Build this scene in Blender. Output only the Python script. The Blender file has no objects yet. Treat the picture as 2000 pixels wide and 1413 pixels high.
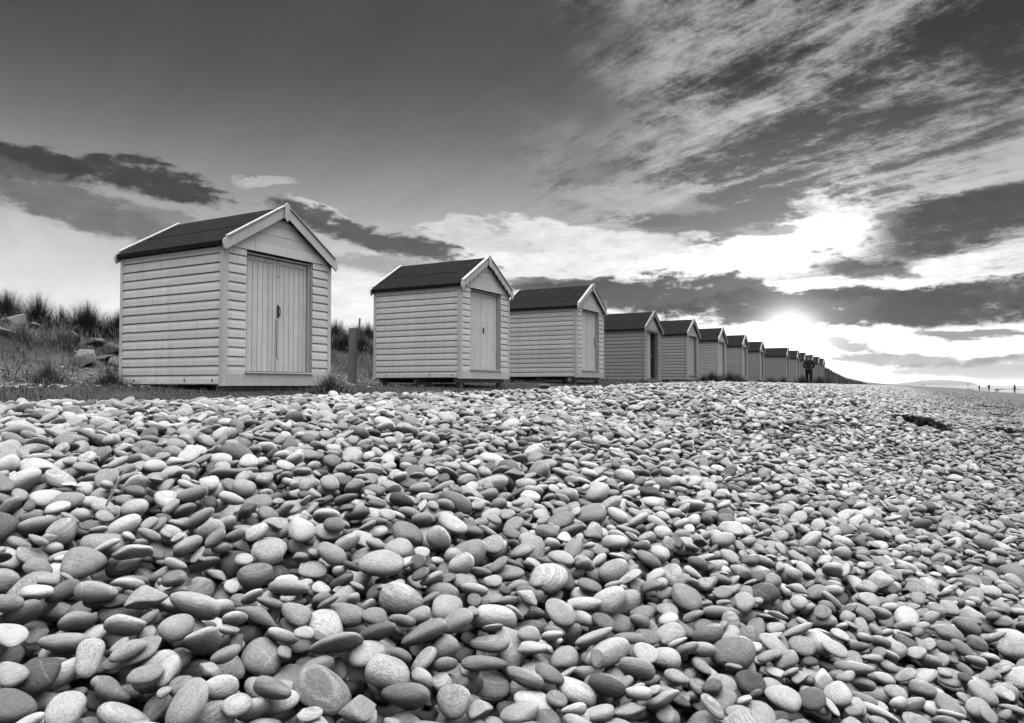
import bpy, math, random
import numpy as np
from mathutils import Matrix, Vector, Euler

# ------------------------------------------------------------------ camera
EYE = 1.9                     # metres above the sea
FPX = 1400.0                  # focal length in pixels of the 2000 px wide photograph
PITCH = math.atan(46.0 / FPX)
scene = bpy.context.scene
col = scene.collection
rad = math.radians

cam_data = bpy.data.cameras.new('camera')
cam_data.sensor_width = 36.0
cam_data.lens = 36.0 * FPX / 2000.0
cam_data.clip_start = 0.05
cam_data.clip_end = 60000.0
cam = bpy.data.objects.new('camera', cam_data)
cam.location = (0, 0, EYE)
cam.rotation_euler = (math.pi / 2 + PITCH, 0, 0)
col.objects.link(cam)
scene.camera = cam


def ray(px, py):
    """unit-forward direction of a photograph pixel (used to read directions off the photograph)"""
    x = (px - 1000.0) / FPX
    z = (706.5 - py) / FPX
    c, s = math.cos(PITCH), math.sin(PITCH)
    return Vector((x, c - s * z, s + c * z))


def azel(px, py):
    d = ray(px, py).normalized()
    return math.degrees(math.atan2(d.x, d.y)), math.degrees(math.asin(d.z))


# ------------------------------------------------------------------ node helpers
class S:
    """a socket with arithmetic"""
    tree = None

    def __init__(self, sock):
        self.s = sock

    @staticmethod
    def put(inp, v):
        if isinstance(v, S):
            S.tree.links.new(v.s, inp)
        else:
            inp.default_value = v

    @staticmethod
    def m(op, a, b=None, c=None, clamp=False):
        n = S.tree.nodes.new('ShaderNodeMath')
        n.operation = op
        n.use_clamp = clamp
        for i, v in enumerate((a, b, c)):
            if v is not None:
                S.put(n.inputs[i], v)
        return S(n.outputs[0])

    def __add__(a, b): return S.m('ADD', a, b)
    def __radd__(a, b): return S.m('ADD', a, b)
    def __sub__(a, b): return S.m('SUBTRACT', a, b)
    def __rsub__(a, b): return S.m('SUBTRACT', b, a)
    def __mul__(a, b): return S.m('MULTIPLY', a, b)
    def __rmul__(a, b): return S.m('MULTIPLY', a, b)
    def __truediv__(a, b): return S.m('DIVIDE', a, b)
    def __pow__(a, b): return S.m('POWER', a, b)


def smooth(v, lo, hi, a=0.0, b=1.0):
    n = S.tree.nodes.new('ShaderNodeMapRange')
    n.interpolation_type = 'SMOOTHSTEP'
    S.put(n.inputs[0], v)
    n.inputs[1].default_value = lo
    n.inputs[2].default_value = hi
    S.put(n.inputs[3], a)
    S.put(n.inputs[4], b)
    return S(n.outputs[0])


def lerp(a, b, t):
    if not isinstance(a, S) and not isinstance(b, S):
        return t * (b - a) + a
    n = S.tree.nodes.new('ShaderNodeMix')
    n.data_type = 'FLOAT'
    S.put(n.inputs[0], t)
    S.put(n.inputs[2], a)
    S.put(n.inputs[3], b)
    return S(n.outputs[0])


def vec(x, y, z):
    n = S.tree.nodes.new('ShaderNodeCombineXYZ')
    for i, v in enumerate((x, y, z)):
        S.put(n.inputs[i], v)
    return S(n.outputs[0])


def noise(v, scale=1.0, detail=4.0, rough=0.5, dist=0.0, lac=2.0):
    n = S.tree.nodes.new('ShaderNodeTexNoise')
    n.noise_dimensions = '3D'
    if v is not None:
        S.put(n.inputs['Vector'], v)
    S.put(n.inputs['Scale'], scale)
    n.inputs['Detail'].default_value = detail
    n.inputs['Roughness'].default_value = rough
    n.inputs['Lacunarity'].default_value = lac
    n.inputs['Distortion'].default_value = dist
    return S(n.outputs[0])


def xyz(v):
    n = S.tree.nodes.new('ShaderNodeSeparateXYZ')
    S.put(n.inputs[0], v)
    return S(n.outputs[0]), S(n.outputs[1]), S(n.outputs[2])


# ------------------------------------------------------------------ sky
SUN_PX = (1541, 655)
SUN_AZ, SUN_EL = azel(*SUN_PX)

world = bpy.data.worlds.new('World')
scene.world = world
world.use_nodes = True
S.tree = wt = world.node_tree
wt.nodes.clear()
w_out = wt.nodes.new('ShaderNodeOutputWorld')
w_bg = wt.nodes.new('ShaderNodeBackground')
wt.links.new(w_bg.outputs[0], w_out.inputs[0])
sky = wt.nodes.new('ShaderNodeTexSky')
sky.sky_type = 'NISHITA'
sky.sun_disc = False
sky.sun_elevation = rad(SUN_EL)
sky.sun_rotation = rad(SUN_AZ)
sky.air_density = 1.0
sky.dust_density = 2.5
bw = wt.nodes.new('ShaderNodeRGBToBW')
wt.links.new(sky.outputs[0], bw.inputs[0])
tc = wt.nodes.new('ShaderNodeTexCoord')
dx, dy, dz = xyz(S(tc.outputs['Generated']))
az = S.m('ARCTAN2', dx, dy) * 57.2958
el = S.m('ARCSINE', dz) * 57.2958

# angle from the sun
_sd = ray(*SUN_PX).normalized()
cosang = S.m('MINIMUM', dx * _sd.x + dy * _sd.y + dz * _sd.z, 0.99999)
ang = S.m('ARCCOSINE', cosang) * 57.2958

# clear sky: the sky model eased to the contrast of a black-and-white print, paler to the horizon all round
def mad(a, b, c):
    return S.m('MULTIPLY_ADD', a, b, c)


nish = S.m('SQRT', S.m('MAXIMUM', S(bw.outputs[0]) * 0.1, 0.0))
elc = S.m('MAXIMUM', el, 0.0)
base = mad(nish, 0.085, 0.034) + S.m('EXPONENT', elc * elc * -0.0066) * 1.08
base = base + S.m('EXPONENT', ang * -0.40) * 2.6 + S.m('EXPONENT', ang * ang * -0.010) * 0.30

# high streaky cirrus over the sea, overhead and behind, its unseen part strengthened as added light: a sheet seen in perspective
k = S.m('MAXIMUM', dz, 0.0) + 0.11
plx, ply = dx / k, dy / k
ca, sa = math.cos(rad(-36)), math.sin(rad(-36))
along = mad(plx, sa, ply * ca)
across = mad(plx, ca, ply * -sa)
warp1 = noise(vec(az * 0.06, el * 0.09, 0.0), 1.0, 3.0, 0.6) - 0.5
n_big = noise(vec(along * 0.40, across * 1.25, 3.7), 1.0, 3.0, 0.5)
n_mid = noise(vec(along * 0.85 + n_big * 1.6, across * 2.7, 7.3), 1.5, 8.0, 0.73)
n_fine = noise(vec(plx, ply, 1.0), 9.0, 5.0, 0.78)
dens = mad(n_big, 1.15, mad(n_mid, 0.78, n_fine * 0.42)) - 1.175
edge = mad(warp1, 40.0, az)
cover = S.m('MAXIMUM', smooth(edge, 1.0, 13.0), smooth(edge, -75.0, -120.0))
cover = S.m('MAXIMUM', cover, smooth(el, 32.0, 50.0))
dens = mad(smooth(el, 31.0, 54.0), 0.30, dens)  # denser cloud above the view, added to light the beach from overhead
dens = mad(smooth(S.m('ABSOLUTE', az - 115.0), 88.0, 40.0), 0.26, dens)      # cloud out of view to the right thickened, added to light the hut fronts
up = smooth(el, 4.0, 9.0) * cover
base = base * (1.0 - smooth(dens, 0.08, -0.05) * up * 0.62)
cl = 0.42 + S.m('EXPONENT', ang * ang * -0.006) * 0.8 + smooth(el, 34.0, 72.0) * 4.8  # unseen overhead cloud made much brighter than the visible sky to light the pebbles
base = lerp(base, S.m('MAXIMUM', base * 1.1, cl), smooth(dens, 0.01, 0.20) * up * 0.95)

# faint streaks in the clear part
base = base * mad(n_big * n_mid, 0.9, 0.76)

# separate cloud banks, placed by direction
nz1 = noise(vec(az * 0.13, el * 0.42, 11.0), 1.0, 5.0, 0.6) - 0.5
nz2 = noise(vec(az * 0.55, el * 1.25, 5.0), 1.0, 5.0, 0.66) - 0.5
nz = mad(nz1, 3.2, nz2 * 2.2)
wob = nz2 * 5.0
el_w = mad(nz1, 3.0, el)


def bank(cx, cy, hx, hy, tilt=0.0):
    a0, e0 = azel(cx, cy)
    sx = (azel(cx + 10, cy)[0] - a0) / 10.0
    sy = (azel(cx, cy - 10)[1] - e0) / 10.0
    c, s_ = math.cos(rad(tilt)), math.sin(rad(tilt))
    qa = mad(az, c / sx / hx, mad(el_w, s_ / sy / hx, (-a0 * c / sx - e0 * s_ / sy) / hx))
    qe = mad(az, -s_ / sx / hy, mad(el_w, c / sy / hy, (a0 * s_ / sx - e0 * c / sy) / hy))
    return smooth(mad(qa, qa, mad(qe, qe, nz)), 1.25, 0.45)


BRIGHT = ((1610, 440, 120, 70, 30, 1.15, 0.9), (1430, 505, 330, 50, 4, 1.25, 0.95),
          (1180, 470, 210, 40, -4, 0.90, 0.9), (1780, 545, 190, 26, 8, 1.1, 0.85),
          (1810, 690, 230, 26, 0, 1.1, 0.85), (1060, 520, 220, 30, -3, 1.0, 0.85),
          (670, 432, 100, 16, -16, 0.95, 0.8), (810, 500, 150, 22, -14, 0.85, 0.75),
          (520, 358, 60, 10, 6, 0.6, 0.7), (720, 610, 260, 75, 0, 1.0, 0.7), (940, 470, 120, 24, -6, 0.8, 0.7), (1240, 395, 150, 20, -8, 0.5, 0.6))
DARK = ((60, 315, 150, 40, -4, 0.05, 0.97), (280, 350, 200, 32, -9, 0.055, 0.97),
        (130, 400, 270, 42, -13, 0.14, 0.85), (330, 440, 240, 32, -10, 0.20, 0.7),
        (730, 462, 180, 28, -14, 0.085, 0.95), (790, 520, 190, 26, -8, 0.27, 0.6),
        (1060, 548, 190, 16, -5, 0.17, 0.85), (1300, 578, 340, 36, -4, 0.09, 0.96),
        (1640, 604, 440, 38, -1, 0.06, 0.96), (1920, 590, 260, 48, 4, 0.07, 0.93),
        (1880, 430, 210, 62, 12, 0.07, 0.9), (1690, 522, 110, 24, -8, 0.09, 0.9),
        (1900, 655, 130, 12, 0, 0.14, 0.8), (1660, 672, 70, 14, -10, 0.22, 0.8),
        (1770, 703, 170, 14, -3, 0.28, 0.75), (1920, 725, 240, 20, -2, 0.30, 0.7),
        (1480, 452, 80, 12, -4, 0.30, 0.7), (1250, 440, 130, 12, -3, 0.30, 0.5))
for (cx, cy, hx, hy, t, lum, am) in BRIGHT + DARK:
    l = mad(nz2, lum * 0.9, lum)
    base = lerp(base, l, bank(cx, cy, hx, hy, t) * am)
# the sun's own glare through the thin cloud in front of it
base = base + S.m('EXPONENT', ang * ang * -0.34) * 1.7 + S.m("EXPONENT", ang * -0.40) * 0.5
base = S.m('MAXIMUM', base * 0.495, 0.006)
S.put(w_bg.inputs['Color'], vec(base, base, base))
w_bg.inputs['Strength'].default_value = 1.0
world.cycles.sampling_method = 'MANUAL'
world.cycles.sample_map_resolution = 1024

# ------------------------------------------------------------------ sun
sun_data = bpy.data.lights.new('sun', 'SUN')
sun_data.energy = 2.0
sun_data.angle = rad(6.0)
sun_data.color = (1, 1, 1)
sun = bpy.data.objects.new('sun', sun_data)
sun.rotation_euler = (-_sd).to_track_quat('-Z', 'Y').to_euler()
sun.location = (20, 50, 30)
col.objects.link(sun)

scene.view_settings.view_transform = 'Standard'
scene.view_settings.look = 'None'
scene.view_settings.gamma = 1.0
scene.view_settings.use_curve_mapping = False
scene.view_settings.exposure = 0.9
scene.cycles.use_denoising = True
scene.cycles.max_bounces = 6
scene.cycles.diffuse_bounces = 0
scene.cycles.glossy_bounces = 2
scene.cycles.transparent_max_bounces = 4
scene.cycles.caustics_reflective = False
scene.cycles.caustics_refractive = False

# ------------------------------------------------------------------ general helpers
def tag(o, label=None, cat=None, group=None, kind=None):
    if label: o['label'] = label
    if cat: o['category'] = cat
    if group: o['group'] = group
    if kind: o['kind'] = kind
    return o


def link(name, mesh, parent=None, loc=None):
    o = bpy.data.objects.new(name, mesh)
    col.objects.link(o)
    if parent is not None:
        o.parent = parent
    if loc is not None:
        o.location = loc
    return o


def empty(name, loc=(0, 0, 0), rz=0.0):
    o = link(name, None, None, loc)
    o.rotation_euler = (0, 0, rz)
    o.empty_display_size = 0.3
    return o


def mesh(name, verts, faces, mat=None, smooth_shade=False):
    m = bpy.data.meshes.new(name)
    m.from_pydata([tuple(v) for v in verts], [], [tuple(f) for f in faces])
    if mat: m.materials.append(mat)
    if smooth_shade:
        m.polygons.foreach_set('use_smooth', [True] * len(m.polygons))
    m.update()
    return m


def mesh_np(name, verts, quads, mat=None, smooth_shade=False):
    """fast mesh from an (n,3) array and an (m,k) array of faces"""
    m = bpy.data.meshes.new(name)
    nv, (nf, k) = len(verts), quads.shape
    m.vertices.add(nv)
    m.vertices.foreach_set('co', np.ascontiguousarray(verts, dtype=np.float32).ravel())
    m.loops.add(nf * k)
    m.loops.foreach_set('vertex_index', np.ascontiguousarray(quads, dtype=np.int32).ravel())
    m.polygons.add(nf)
    m.polygons.foreach_set('loop_start', np.arange(0, nf * k, k, dtype=np.int32))
    if smooth_shade:
        m.polygons.foreach_set('use_smooth', np.ones(nf, dtype=bool))
    if mat: m.materials.append(mat)
    m.update(calc_edges=True)
    m.validate()
    return m


def material(name, build, rough=0.7, spec=0.3):
    m = bpy.data.materials.new(name)
    m.use_nodes = True
    S.tree = t = m.node_tree
    b = t.nodes['Principled BSDF']
    b.inputs['Roughness'].default_value = rough
    b.inputs['Specular IOR Level'].default_value = spec
    build(t, b)
    return m


def grey(b, v):
    S.put(b.inputs['Base Color'], vec(v, v, v))


def coord(kind='Object'):
    n = S.tree.nodes.new('ShaderNodeTexCoord')
    return S(n.outputs[kind])


def geo_pos():
    n = S.tree.nodes.new('ShaderNodeNewGeometry')
    return S(n.outputs['Position'])


def attr(name, kind='GEOMETRY'):
    n = S.tree.nodes.new('ShaderNodeAttribute')
    n.attribute_name = name
    n.attribute_type = kind
    return S(n.outputs['Fac'])


def obj_random():
    n = S.tree.nodes.new('ShaderNodeObjectInfo')
    return S(n.outputs['Random'])


def bump(b, h, strength=0.4, dist=0.02):
    n = S.tree.nodes.new('ShaderNodeBump')
    n.inputs['Strength'].default_value = strength
    n.inputs['Distance'].default_value = dist
    S.put(n.inputs['Height'], h)
    S.tree.links.new(n.outputs[0], b.inputs['Normal'])


def vmath(op, a, b):
    n = S.tree.nodes.new('ShaderNodeVectorMath')
    n.operation = op
    S.put(n.inputs[0], a)
    S.put(n.inputs[1], b)
    return S(n.outputs[0])


def voronoi(v, scale, feature='F1', out='Distance'):
    n = S.tree.nodes.new('ShaderNodeTexVoronoi')
    n.feature = feature
    S.put(n.inputs['Vector'], v)
    n.inputs['Scale'].default_value = scale
    return S(n.outputs[out])


# ------------------------------------------------------------------ lie of the land
# u runs along the row of huts, v from the dunes to the sea; the camera stands at u = v = 0
RX, RY = 0.475, 0.880


def sstep(x, a, b):
    t = np.clip((x - a) / (b - a), 0.0, 1.0)
    return t * t * (3 - 2 * t)


def uv_of(x, y):
    return RX * x + RY * y, RY * x - RX * y


def xy_of(u, v):
    return RX * u + RY * v, RY * u - RX * v


def waves(u, v):
    return (np.sin(u * 0.9 + 1.3 * np.sin(v * 0.7)) * np.sin(v * 1.1 + 0.5 * u) * 0.5
            + np.sin(u * 2.3 - v * 1.7 + 1.0) * 0.25 + np.sin(v * 3.1 + u * 1.3) * 0.2)


def height(x, y):
    x = np.asarray(x, dtype=float); y = np.asarray(y, dtype=float)
    u, v = uv_of(x, y)
    uc = np.clip(u, 0, 250)
    v0 = -0.6 + 0.030 * uc
    w = 0.80 * (1 + uc / 60)
    crest = -0.145 + 0.185 * sstep(u, 4, 20)
    lg = 1 / (1 + np.exp(-np.clip((v - v0) / w, -30, 30)))
    foot = v0 + 2.2 * w
    shore = np.maximum(30.0 - 0.037 * np.clip(u, -100, 600), foot + 4)
    bank = crest - 1.08 * lg - 0.80 * np.clip((v - foot) / (shore - foot), 0, 3.0)
    lawn = -0.20 + 0.17 * sstep(-v, 5.5, 10.5) + 0.20 * sstep(u, 9, 26)
    t = sstep(-v, 4.3, 6.4)
    z = bank * (1 - t) + lawn * t
    mound = np.exp(-((u - 112) / 20.0) ** 2) * 3.2                    # the dunes swing seaward past the last hut
    d = sstep(-(v - mound * 1.2), 10.4, 16.0)
    z = z + d * (1.36 + 0.10 * np.sin(u * 0.37 + 0.6) + 0.09 * np.sin(u * 0.93 + 0.7 * v)) + d * 0.13 * waves(u * 0.8, v * 0.8)
    z = z + 0.25 * sstep(-v, 16, 60)
    end = np.exp(-((u - 106) / 15.0) ** 2) * sstep(-v, 4.2, 9.5) * 1.5
    z = z + end
    z = z + 0.018 * waves(u, v) * (1 - d)
    return z + EYE


def hz_at(x, y):
    return float(height(x, y))


def ground_hit(px, py, tmin=0.6, tmax=700.0):
    d = ray(px, py)
    ts = np.geomspace(tmin, tmax, 4000)
    zz = EYE + d.z * ts
    g = height(d.x * ts, d.y * ts)
    i = np.argmax(zz < g)
    t = ts[i] if (zz < g).any() else tmax
    return Vector((d.x * t, d.y * t, hz_at(d.x * t, d.y * t)))


# ground sheet in u, v with spacing that grows with distance
def spaced(a, b, step, lo, hi, grow):
    mid = list(np.arange(a, b + 1e-6, step))
    out = mid
    s, x = step, b
    while x < hi:
        s *= grow; x += s; out.append(x)
    s, x = step, a
    pre = []
    while x > lo:
        s *= grow; x -= s; pre.append(x)
    return np.array(pre[::-1] + out)


us = spaced(-8, 26, 0.22, -900, 30000, 1.055)
vs = spaced(-20, 8, 0.16, -9000, 70, 1.07)
U, V = np.meshgrid(us, vs, indexing='ij')
GX, GY = xy_of(U, V)
GZ = height(GX, GY)
GZ = GZ - 0.11 * sstep(V, -5.7, -5.2) * sstep(V, 9.0, 6.0) * sstep(U, 30.0, 20.0)      # bed under the loose stones
nu, nv_ = U.shape
idx = np.arange(nu * nv_).reshape(nu, nv_)
quads = np.stack([idx[:-1, :-1], idx[:-1, 1:], idx[1:, 1:], idx[1:, :-1]], -1).reshape(-1, 4)[:, ::-1]


def build_ground(t, b):
    p = geo_pos()
    grass = attr('grass')
    sand = attr('sand')
    # shingle too small to pick apart
    cell = voronoi(p, 13.0, 'F1', 'Distance')
    tone = voronoi(p, 13.0, 'F1', 'Color')
    tr, _, _ = xyz(tone)
    shingle = lerp(0.03, 0.26, tr) * smooth(cell, 0.75, 0.30, 0.30, 1.0)
    n1 = noise(p, 3.0, 6.0, 0.65)
    n2 = noise(p, 38.0, 4.0, 0.7)
    turf = mad(n1, 0.10, 0.006) * mad(n2, 1.5, 0.25)
    scree = smooth(n2, 0.50, 0.66, 0.12, 0.42)
    turf = lerp(turf, scree, attr('scree') * smooth(n1, 0.36, 0.52))
    sandc = mad(noise(p, 0.8, 5.0, 0.6), 0.10, 0.03)
    c = lerp(lerp(shingle, sandc, sand), turf, grass)
    grey(b, c)
    h = lerp(lerp(1.0 - cell * 1.4, n2 * 0.25, sand), n2 * 0.8 + n1, grass)
    bump(b, h, 0.7, 0.04)


m_ground = material('shingle and turf', build_ground, 0.85, 0.2)
gm = mesh_np('ground', np.stack([GX.ravel(), GY.ravel(), GZ.ravel()], -1), quads, m_ground, True)
for nm, val in (('grass', sstep(-V + 0.25 * np.sin(U * 2.1) + 0.2 * np.sin(U * 5.3), 4.9, 5.5)),
                ('scree', sstep(-V, 9.3, 10.8) * sstep(V, -13.2, -11.8) * sstep(U, 16, 12)),
                ('sand', np.clip(sstep(V - (-0.6 + 0.03 * np.clip(U, 0, 250)) - 3.0 * (1 + np.clip(U, 0, 250) / 60), 2.0, 9.0), 0, 1))):
    a_ = gm.attributes.new(nm, 'FLOAT', 'POINT')
    a_.data.foreach_set('value', np.ascontiguousarray(val, dtype=np.float32).ravel())
tag(link('ground', gm), kind='structure')

# ------------------------------------------------------------------ sea and hills
def build_sea(t, b):
    p = geo_pos()
    px_, py_, _ = xyz(p)
    u_ = mad(px_, RX, py_ * RY)
    v_ = mad(px_, RY, py_ * -RX)
    n = noise(vec(u_ * 0.10, v_ * 0.45, 0.0), 1.0, 5.0, 0.6)
    foam = smooth(noise(vec(u_ * 0.02, v_ * 0.22, 4.0), 1.0, 4.0, 0.6), 0.58, 0.66) * smooth(v_, 90.0, 30.0)
    grey(b, lerp(0.05, 0.6, foam))
    S.put(b.inputs['Roughness'], lerp(0.06, 0.7, foam))
    bump(b, n, 0.15, 0.15)


m_sea = material('sea water', build_sea, 0.12, 0.5)
su = np.array([-900, 0, 100, 200, 300, 400, 600, 1000, 2500, 6000, 15000, 32000.0])
sv = np.array([8, 16, 24, 32, 45, 70, 120, 300, 900, 3000, 9000, 30000.0])
SU, SV = np.meshgrid(su, sv, indexing='ij')
sx_, sy_ = xy_of(SU, SV)
ii = np.arange(SU.size).reshape(SU.shape)
sq = np.stack([ii[:-1, :-1], ii[:-1, 1:], ii[1:, 1:], ii[1:, :-1]], -1).reshape(-1, 4)[:, ::-1]
tag(link('sea', mesh_np('sea', np.stack([sx_.ravel(), sy_.ravel(), np.zeros(SU.size)], -1), sq, m_sea)), kind='structure')

m_hill = material('moor and forest', lambda t, b: grey(b, mad(noise(geo_pos(), 0.004, 5.0, 0.6), 0.10, 0.03)), 0.9, 0.1)


def hill(name, dist, profile, depth, seed):
    """a ridge with depth: profile is a list of (px, py) of its skyline"""
    rs = random.Random(seed)
    px0, px1 = profile[0][0], profile[-1][0]
    n, k = 70, 9
    vs_, fs = [], []
    for i in range(n + 1):
        px = px0 + (px1 - px0) * i / n
        py = np.interp(px, [q[0] for q in profile], [q[1] for q in profile])
        top = max(0.0, (752 - py) / FPX * dist) * (1 + 0.05 * math.sin(i * 1.7) * rs.random())
        for j in range(k + 1):
            f = j / k * 2 - 1
            d = dist + f * depth
            dr = ray(px, 752)
            vs_.append((dr.x * d, dr.y * d, -8 + (top + 8) * math.cos(f * math.pi / 2) ** 0.8 * (1 + 0.04 * rs.uniform(-1, 1))))
    for i in range(n):
        for j in range(k):
            a = i * (k + 1) + j
            fs.append((a, a + k + 1, a + k + 2, a + 1))
    tag(link(name, mesh(name, vs_, fs, m_hill, True)), kind='structure')


hill('headland', 7000, [(1715, 752), (1770, 746.5), (1800, 742.5), (1830, 741.3), (1870, 742.5), (1893, 745), (1905, 749), (1912, 752.3)], 500, 3)

# ------------------------------------------------------------------ pebbles
rng = np.random.default_rng(11)


def pebble_mesh(i):
    import bmesh
    bm = bmesh.new()
    bmesh.ops.create_icosphere(bm, subdivisions=3, radius=1.0)
    co = np.array([v.co[:] for v in bm.verts])
    r = np.random.default_rng(500 + i)
    p = r.uniform(2.0, 2.5)
    q = np.abs(co)
    rad_ = (q[:, 0] ** p + q[:, 1] ** p + q[:, 2] ** 2.2) ** (-1 / p)
    c2 = co * rad_[:, None]
    th = np.arctan2(co[:, 1], co[:, 0])
    k = 1 + r.uniform(0.0, 0.08) * np.cos(3 * th + r.uniform(0, 6)) * (1 - co[:, 2] ** 2) + r.uniform(0, 0.07) * np.cos(2 * th + r.uniform(0, 6))
    c2[:, :2] *= k[:, None]
    c2[:, 1] *= 1 + r.uniform(-0.28, 0.28) * c2[:, 0]
    c2[:, 2] *= 1 + r.uniform(-0.25, 0.25) * c2[:, 0] + r.uniform(-0.2, 0.2) * c2[:, 1]
    c2[:, 2] += r.uniform(-0.10, 0.10) * (c2[:, 0] ** 2 - 0.4)
    for s_ in range(6):
        d = r.normal(size=3); d /= np.linalg.norm(d)
        c2 += co * (r.uniform(0.01, 0.035) * np.sin((c2 @ d) * r.uniform(2.0, 4.5) + r.uniform(0, 6)))[:, None]
    if i % 4 == 0:                                    # a worn flat or chipped side
        d = r.normal(size=3); d[2] *= 0.6; d /= np.linalg.norm(d)
        h = c2 @ d
        lim = r.uniform(0.72, 0.85)
        over = np.maximum(h - lim, 0)
        c2 -= d[None, :] * (over * 0.75)[:, None]
    if i % 18 == 1:                                    # a broken, angular stone
        for _ in range(5):
            d = r.normal(size=3); d /= np.linalg.norm(d)
            h = c2 @ d
            over = np.maximum(h - r.uniform(0.5, 0.7), 0)
            c2 -= d[None, :] * (over * 0.88)[:, None]
    c2 /= np.abs(c2).max(axis=0)[None, :]
    for v, c in zip(bm.verts, c2):
        v.co = c
    m = bpy.data.meshes.new('pebble')
    bm.to_mesh(m); bm.free()
    m.polygons.foreach_set('use_smooth', [True] * len(m.polygons))
    return m


# markings follow the number 'seed' of each stone
VEIN, SPECK, BAND = 0.10, 0.28, 0.42


def build_pebble(t, b):
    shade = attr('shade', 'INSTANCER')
    seed = attr('seed', 'INSTANCER')
    o = coord('Object')
    off = vec(seed * 137.0, seed * 71.0, seed * 31.0)
    p = vmath('ADD', o, off)
    n_big = noise(p, 1.6, 3.0, 0.55)
    n_grain = noise(p, 15.0, 4.0, 0.75)
    n_mid = noise(p, 5.0, 5.0, 0.65)
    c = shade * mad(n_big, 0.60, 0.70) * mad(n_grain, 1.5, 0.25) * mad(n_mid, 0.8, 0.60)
    # quartz veins
    warped = vmath('ADD', p, vec(n_mid * 0.35, n_big * 0.5, n_mid * 0.2))
    vx, vy, vz = xyz(warped)
    vein = smooth(S.m('ABSOLUTE', S.m('SINE', mad(vx, 1.9, vy * 1.3))), 0.055, 0.015)
    vein2 = smooth(S.m('ABSOLUTE', S.m('SINE', mad(vy, 1.5, vx * -0.8))), 0.03, 0.01)
    isv = S.m('LESS_THAN', seed, VEIN)
    c = lerp(c, S.m('MINIMUM', shade * 1.7 + 0.15, 0.78), S.m('MAXIMUM', vein, vein2) * isv * 0.8)
    # granite speckle
    sp = voronoi(p, 19.0, 'F1', 'Color')
    s1, _, _ = xyz(sp)
    iss = S.m('LESS_THAN', seed, SPECK) * (1.0 - isv)
    c = lerp(c, c * smooth(s1, 0.0, 1.0, 0.70, 1.22), iss)
    # bedding bands
    bx_, by_, bz_ = xyz(warped)
    bands = noise(vec(bx_ * 0.3, by_ * 0.5, bz_ * 5.0 + bx_ * 1.6), 1.6, 2.0, 0.5)
    isb = S.m('LESS_THAN', seed, BAND) * S.m('GREATER_THAN', seed, SPECK)
    c = lerp(c, c * smooth(bands, 0.34, 0.66, 0.74, 1.22), isb)
    c = S.m('MINIMUM', c, 0.80)
    grey(b, c)
    S.put(b.inputs['Roughness'], mad(n_mid, 0.3, 0.42))
    bump(b, mad(n_grain, 0.6, n_mid), 0.45, 0.07)


m_pebble = material('sea-worn stone', build_pebble, 0.6, 0.35)
NPROTO = 36
protos = []
for i in range(NPROTO):
    m = pebble_mesh(i)
    m.materials.append(m_pebble)
    protos.append(m)


def stone_sizes(n, r, med):
    a = np.clip(np.exp(r.normal(math.log(med), 0.31, n)), 0.014, 0.066)
    ba = r.uniform(0.56, 0.95, n)
    cb = np.clip(r.normal(0.56, 0.12, n), 0.32, 0.9)
    return a, a * ba, a * ba * cb


P_pos, P_rot, P_scl, P_vis = [], [], [], []


def frame(n, yaw):
    """rotation with z axis n and the x axis turned by yaw"""
    z = n / math.sqrt(n[0] * n[0] + n[1] * n[1] + n[2] * n[2])
    cx_, cy_ = math.cos(yaw), math.sin(yaw)
    d = cx_ * z[0] + cy_ * z[1]
    x = np.array((cx_ - d * z[0], cy_ - d * z[1], -d * z[2]))
    x /= math.sqrt(x[0] * x[0] + x[1] * x[1] + x[2] * x[2])
    y = np.array((z[1] * x[2] - z[2] * x[1], z[2] * x[0] - z[0] * x[2], z[0] * x[1] - z[1] * x[0]))
    return np.stack((x, y, z), 1)


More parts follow.
